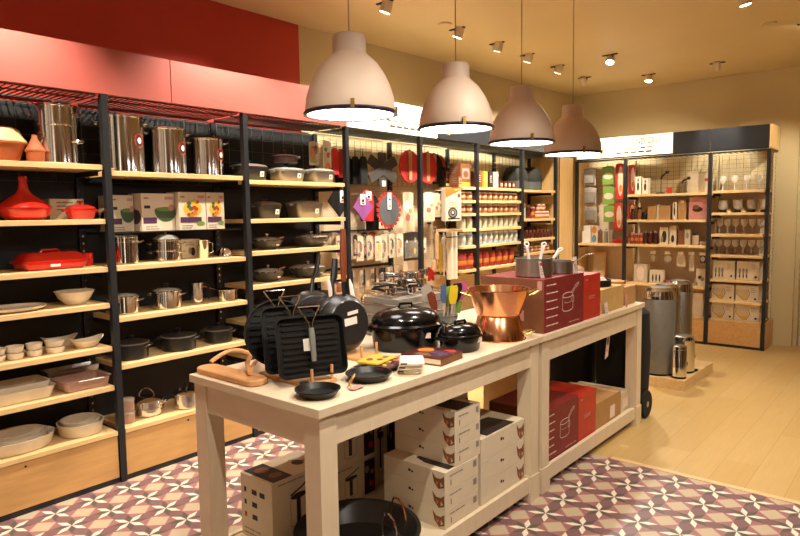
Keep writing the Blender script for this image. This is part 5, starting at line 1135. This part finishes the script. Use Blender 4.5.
def price_card(label, x, y, z, rz, mt='print_white', h=.095, w=.05, red=True):
    t = thing('price_card', label, 'price card', (x, y, z), rz, None, rot=(0, -.12, rz)); m = M(mt).prism([(-w/2, 0), (w/2, 0), (w/2, h), (-w/2, h)], .0015, FX)
    if red: m.use('print_red').rect(-w*.42, w*.42, h*.72, h*.9, FX, .0022); m.use('print_grey')
    textlines(m, FX, -w*.35, h*.5, w*.7, 3, .014, 'print_grey', .004, .0022); m.build('card', t); return t
CT = TT+.295
def top_pan(label, x, y, R, H, n):
    t = thing('steel_saucepan', label, 'saucepan', (x, y, CT), 0, 'steel pans on the wine red carton')
    lathe_body('brushed_steel', R, H).build('pot_body', t)
    if n: long_handle(t, 'steel', R, H*.85, .6, .12, .008, .05)
    return t
top_pan('brushed steel pan with white spoons standing in it', -1.745, 3.235, .105, .105, 0)
top_pan('second brushed steel pan with a steel long handle', -1.715, 3.475, .085, .075, 1)
for i, (tilt, lb) in enumerate(((-.15, 'first'), (.25, 'second'), (.75, 'third'))):
    t = thing('white_scoop', lb+' white handled scoop counted left to right in the steel pan', 'scoop', (-1.755+.02*i, 3.22+.02*i, CT+.006), 0, 'white scoops in the steel pan'); d = (Vector((0, 0, 1))+Vector((.763, .646, 0))*tilt).normalized()
    M('white_plastic').tube([d*.0, d*.14, d*.165], [.007, .009, .013], 8).build('handle', t)
    M('white_plastic').tube([d*.165+Vector((.763, .646, 0))*.012*math.cos(a)+d*.012*math.sin(a)+d*.014 for a in [2*PI*k/12 for k in range(12)]], .0045, 6, True).build('hanging_loop', t)
price_card('price card with red band leaning on the first steel pan', -1.655, 3.165, CT, 0); price_card('pale price card at the right corner of the wine red carton', -1.64, 3.555, CT, 0, red=False)
price_card('pale price card leaning on the kraft carton corner', -1.60, 3.93, TT, .0, red=False, h=.07); price_card('pink price card between the two kraft cartons', -1.612, 4.305, TT, .0, 'print_pink', .085, .035, red=False)
for i, (x, y, lb) in enumerate(((-1.72, 3.68, 'crumpled clear packet on the bright red carton, front'), (-1.82, 3.76, 'crumpled clear packet on the bright red carton, back'))):
    m = M('clear_film'); rings = []
    for k, (s, z) in enumerate(((.7, 0), (1, .012), (.9, .035), (.5, .05), (.15, .055))): rings.append([(.07*s*math.cos(2*PI*j/18)*(1+.18*math.sin(5*j+k*2+i)), .075*s*math.sin(2*PI*j/18)*(1+.18*math.cos(4*j+k+i)), z+.006*math.sin(3*j+k+i)*(k > 0)) for j in range(18)])
    m.rings(rings, True); tag(m.build('clear_packet', None, (x, y, TT+.272)), lb, 'packet', 'crumpled clear packets')
t = thing('sauce_pan', 'low black pan with pale packet in it on a kraft carton', 'pan', (-1.76, 4.10, TT+.155)); lathe_body('cast_black', .11, .045).build('pan_body', t); long_handle(t, 'cast_black', .11, .04, 2.5, .14)
tag(M('white_plastic').rr([(0, .06, .08, .02), (.02, .065, .085, .02), (.045, .05, .07, .02)], 3).build('pale_packet', None, (-1.76, 4.10, TT+.165)), 'white packet lying inside the low black pan', 'packet')
tag(M('beech').lathe([(0, 0), (.07, 0), (.085, .03), (.078, .03), (.06, .008), (0, .006)], 28).build('wooden_bowl', None, (-1.77, 4.44, TT+.128)), 'small brown bowl on the smaller kraft carton', 'bowl')

# ------------------------------------------------------------------ below the tables
LZ = .125
def d_pots(side_text=True):
    def g(m, F, s):
        f = F('+x'); W, H = s[1], s[2]
        m.use('print_dark').line([(W*.30, H*.70), (W*.50, H*.78), (W*.62, H*.86)], H*.03, f); m.disc(W*.44, H*.66, W*.14, H*.05, f, .0012); m.rect(W*.40, W*.47, H*.22, H*.64, f)
        m.use('print_grey').line([(W*.30, H*.62), (W*.30, H*.22), (W*.40, H*.15), (W*.52, H*.18), (W*.58, H*.25), (W*.58, H*.62)], .003, f); textlines(m, f, W*.1, H*.92, W*.5, 1, .02)
        m.use('print_dark').rect(W*.74, W*.99, H*.06, H*.94, f, .0006); m.use('print_grey').disc(W*.80, H*.70, W*.05, H*.1, f, .0012); m.use('print_red').disc(W*.9, H*.3, W*.05, H*.08, f, .0012); m.use('print_grey').disc(W*.92, H*.6, W*.04, H*.06, f, .0012)
        b = F('-y'); W = s[0]
        for r in range(3):
            for c in range(3):
                if (r, c) in ((1, 2), (2, 2)): continue
                m.use('print_red' if (r, c) == (2, 0) else 'print_dark'); m.rect(W*(.12+.25*c), W*(.12+.25*c)+W*(.07+.09*(c > 0)), H*(.72-.2*r), H*(.72-.2*r)+H*.08, b)
        textlines(m, b, W*.1, H*.13, W*.7, 2, .02)
        q = F('+z'); m.use('print_dark').rect(s[0]*.02, s[0]*.98, s[1]*.04, s[1]*.36, q); m.use('print_brown').disc(s[0]*.3, s[1]*.2, s[0]*.15, s[1]*.10, q, .0012); m.disc(s[0]*.7, s[1]*.22, s[0]*.12, s[1]*.10, q, .0014); m.use('print_grey').line([(s[0]*.3, s[1]*.65), (s[0]*.7, s[1]*.85)], .012, q); m.use('print_dark').disc(s[0]*.55, s[1]*.68, s[0]*.14, s[1]*.08, q, .0012)
    return g
carton('pot_carton', 'white carton with pot drawing standing alone nearest the table end', -2.33, -2.11, 1.625, 1.96, LZ, LZ+.285, 'white_card', d_pots())
carton('pot_carton', 'lower white pot carton of the pair behind the table leg', -2.33, -2.145, 2.0, 2.31, LZ, LZ+.20, 'white_card', d_pots(), 'stacked white pot cartons')
carton('pot_carton', 'upper white pot carton of the pair behind the table leg', -2.33, -2.145, 2.0, 2.31, LZ+.201, LZ+.405, 'white_card', d_pots(), 'stacked white pot cartons')
carton('pot_carton', 'shaded pot carton squeezed between the pot cartons and flat boxes', -2.33, -2.19, 2.325, 2.50, LZ, LZ+.40, 'leaf_pack', d_pots())
t = thing('big_pan', 'very large black pan with two bail handles under the table', 'pan', (-1.835, 1.86, LZ))
M('nonstick').lathe([(0, 0), (.19, 0), (.205, .008), (.262, .085), (.272, .090), (.270, .095), (.255, .092), (.20, .014), (0, .010)], 56).build('pan_body', t)
for (ax, ay, bx, by), mm in (((.09, .06, .20, .02), 'steel'), ((.02, .20, .14, .15), 'copper')):
    M(mm).tube([(ax, ay, .06), (ax, ay, .13), (ax*.85+bx*.15, ay*.85+by*.15, .165), ((ax+bx)/2, (ay+by)/2, .178), (ax*.15+bx*.85, ay*.15+by*.85, .165), (bx, by, .13), (bx, by, .06)], .0045, 8).build('bail_handle', t)
def d_flat_box(longface):
    def g(m, F, s):
        f = F(longface); W = s[0] if longface == '-y' else s[1]; H = s[2]
        m.use('print_dark').rect(W*.42, W*.46, H*.52, H*.66, f); m.rect(W*.47, W*.50, H*.50, H*.60, f)
        m.use('print_brown').poly([(W*.90, H*.06), (W*.83, H*.35), (W*.80, H*.88), (W*.86, H*.62), (W*.93, H*.62), (W*.985, H*.80), (W*.985, H*.2)], f); m.use('print_orange').poly([(W*.87, H*.22), (W*.86, H*.5), (W*.90, H*.38)], f, .0012); m.use('leaf_pack').poly([(W*.93, H*.18), (W*.93, H*.45), (W*.965, H*.3)], f, .0012)
        o = F('+x') if longface == '-y' else F('-y'); V = s[1] if longface == '-y' else s[0]
        textlines(m, o, V*.12, H*.68, V*.5, 1, .02); m.use('print_brown').line([(V*.16, H*.2), (V*.16, H*.5)], .006, o); m.use('print_grey').rect(V*.82, V*.93, H*.5, H*.85, o)
        q = F('+z'); m.use('print_dark').poly([(s[0]*.40, s[1]*.25), (s[0]*.6, s[1]*.15), (s[0]*.97, s[1]*.15), (s[0]*.97, s[1]*.8), (s[0]*.5, s[1]*.75)], q) ; m.use('print_brown').disc(s[0]*.2, s[1]*.5, s[0]*.1, s[1]*.15, q)
    return g
for i in range(3): carton('flat_box', ['lowest', 'middle', 'topmost'][i]+' white flat box in the front stack beside the big black pan', -2.0, -1.632, 2.215, 2.485, LZ+.0885*i, LZ+.0885*i+.0875, 'white_card', d_flat_box('-y'), 'white flat boxes, front stack')
for i in range(3): carton('flat_box', ['lowest', 'middle', 'topmost'][i]+' white flat box of the three set back on the front stack', -2.0, -1.635, 2.30, 2.505, LZ+.266+.0845*i, LZ+.266+.0845*i+.0835, 'white_card', d_flat_box('-y'), 'white flat boxes, upper stack')
for i in range(3): carton('long_box', ['lowest', 'middle', 'topmost'][i]+' long white box in the stack next to the middle table leg', -1.95, -1.632, 2.51, 2.925, LZ+.111*i, LZ+.111*i+.110, 'white_card', d_flat_box('+x'), 'long white boxes by the middle leg')
carton('wine_carton', 'wine red carton at the back beneath the first table', -2.32, -1.97, 2.565, 2.92, LZ, LZ+.36, 'wine_carton', None)
carton('wide_box', 'white box with black stripe on the back wine red carton', -2.31, -1.98, 2.62, 2.91, LZ+.361, LZ+.55, 'white_card', lambda m, F, s: m.use('print_dark').rect(.0, s[1], s[2]*.04, s[2]*.12, F('+x')))
carton('dark_box', 'narrow black box beside the white box on the wine red carton', -2.31, -1.985, 2.572, 2.616, LZ+.361, LZ+.56, 'print_dark', None)
carton('dark_box', 'dark box behind the upper stack of flat boxes', -2.32, -2.0, 2.512, 2.556, LZ, LZ+.56, 'print_dark', None)
carton('pan_carton', 'wine red carton with white saucepan drawing below the second table', -2.0, -1.635, 3.16, 3.60, LZ, LZ+.30, 'wine_carton', d_wine)
carton('red_carton', 'bright red carton below the second table', -1.95, -1.638, 3.61, 3.865, LZ, LZ+.285, 'red_box', d_red)
carton('kraft_carton', 'open looking kraft carton below the second table', -2.02, -1.642, 3.875, 4.30, LZ, LZ+.17, 'kraft', lambda m, F, s: m.use('print_white').rect(s[1]*.55, s[1]*.75, s[2]*.1, s[2]*.6, F('+x')))
carton('kraft_carton', 'pale kraft carton at the far end of the lower shelf', -2.02, -1.645, 4.31, 4.465, LZ, LZ+.14, 'leaf_pack', lambda m, F, s: m.use('print_white').rect(s[1]*.2, s[1]*.8, s[2]*.2, s[2]*.7, F('+x')))
def d_knife(m, F, s):
    f = F('+x'); W, H = s[1], s[2]; m.use('print_dark').poly([(W*.40, H*.12), (W*.5, H*.10), (W*.58, H*.5), (W*.72, H*.78), (W*.55, H*.62), (W*.42, H*.4)], f); m.use('print_grey').line([(W*.38, H*.1), (W*.62, H*.7)], .008, f, .0014)
carton('tall_carton', 'tall kraft carton with dark knife picture under the second table', -2.35, -2.06, 3.64, 3.90, LZ, LZ+.56, 'kraft_pale', d_knife)
carton('tall_carton', 'plain kraft carton right of the knife picture carton', -2.35, -2.06, 3.91, 4.06, LZ, LZ+.46, 'kraft_pale', None)
# ---- shopping trolleys behind the table end
def trolley(label, x, y, rz):
    t = thing('shopping_trolley', label, 'trolley', (x, y, 0), rz, 'black shopping trolleys')
    rings = []
    for z, hx, hy in ((.14, .15, .10), (.16, .18, .12), (.50, .19, .135), (.78, .18, .11), (.82, .14, .09)): rings.append([(hx*math.copysign(abs(math.cos(2*PI*j/32))**.5, math.cos(2*PI*j/32))*(1+.02*math.sin(5*j)), hy*math.copysign(abs(math.sin(2*PI*j/32))**.5, math.sin(2*PI*j/32)), z) for j in range(32)])
    M('black_fabric').rings(rings, True).build('bag', t)
    for s in (-1, 1):
        w_ = M('rubber').lathe([(.02, -.014), (.096, -.014), (.102, -.008), (.102, .008), (.096, .014), (.02, .014)], 28); w_.xf(Matrix.Translation((s*.19, -.03, .103)) @ Matrix.Rotation(PI/2, 4, 'Y')); o = w_.build('wheel', t)
        h = M('brushed_steel').lathe([(0, -.018), (.022, -.016), (.022, .016), (0, .018)], 18); h.xf(Matrix.Translation((s*.19, -.03, .103)) @ Matrix.Rotation(PI/2, 4, 'Y')); h.build('hub', o)
        M('brushed_steel').tube([(s*.11, .02, .08), (s*.11, .03, .17)], .009, 8).build('frame_leg', t)
        M('brushed_steel').tube([(s*.10, -.10, .0), (s*.10, -.10, .17)], .008, 8).build('front_foot', t)
    M('brushed_steel').tube([(-.19, -.03, .103), (.19, -.03, .103)], .006, 8).build('axle', t)
    return t
trolley('black shopping trolley bag showing past the far table leg', -1.80, 4.74, 0.0)
trolley('black shopping trolley bag hidden further back behind the table', -2.215, 4.735, 0.0)
t = thing('hanging_tag', 'white picture tag dangling under the second table', 'tag', (-1.66, 4.10, .725), 0, rot=(0, .05, .1)); m = M('print_white').prism([(-.035, -.17), (.03, -.16), (.045, 0), (-.02, 0)], .002, FX); m.use('print_brown').disc(.0, -.05, .02, .03, FX, .003); m.use('print_dark').disc(.01, -.06, .01, .02, FX, .0035); textlines(m, FX, -.02, -.11, .04, 2, .012, 'print_red', .005, .003); m.build('tag_card', t)
M('kraft').tube([(0, .01, 0), (0, .012, .035)], .0015, 5).build('string', t)
# ------------------------------------------------------------------ bins on the low platform
tag(M('shelf_wood').box(-.22, .22, -.44, .44, 0, .088).build('bin_platform', None, (-1.81, 6.03, 0)), 'low pale wooden platform under the bins', 'platform')
BZ = .089
def bin_(label, x, y, R, H, mt, group, pedal=True, seg=False):
    t = thing('pedal_bin', label, 'bin', (x, y, BZ), 0, group)
    M('rubber').lathe([(0, 0), (R*.97, 0), (R*.97, .018), (0, .018)], 36).build('base_ring', t)
    M(mt).lathe([(R, .018), (R, H*.86), (R*.985, H*.865), (0, H*.865)], 44).build('bin_body', t)
    o = M('steel').lathe([(R*1.01, H*.866), (R*1.01, H*.90), (R*.95, H*.955), (R*.75, H*.985), (R*.72, H*.98), (0, H*.99)], 44, cap=False).build('lid', t)
    M('bin_grey').lathe([(R*.70, H*.988), (R*.3, H*1.0), (0, H*1.002)], 36, cap=False).build('lid_panel', o)
    if pedal: M('rubber').rr([(0, .03, .03, .008), (.012, .03, .03, .008)], 3).xf(Matrix.Translation((R*.75, R*.75, .004))).build('pedal', t)
    for z in (.35, .52, .66)[:3 if H > .5 else 1]: M('rubber').box(-.008, .008, -.006, .006, 0, .03).xf(Matrix.Translation((R*.80*1.0, R*.62, H*z*1.05)) @ Matrix.Rotation(.66, 4, 'Z')).build('hinge_knob', t)
    return t
bin_('largest grey bodied bin with steel lid, nearest the table', -1.867, 5.755, .135, .78, 'bin_grey', None, False)
bin_('tall steel bin directly behind the grey bodied bin', -1.895, 6.04, .12, .78, 'brushed_steel', 'tall steel bins', False)
bin_('tall steel bin, furthest back on the platform', -1.865, 6.31, .12, .79, 'brushed_steel', 'tall steel bins', False)
t = bin_('smallest steel pedal bin at the front platform corner', -1.668, 5.69, .062, .29, 'steel', 'small steel pedal bins', False)
t = bin_('small steel pedal bin behind the smallest one, pedal showing', -1.70, 5.94, .088, .335, 'steel', 'small steel pedal bins', True)
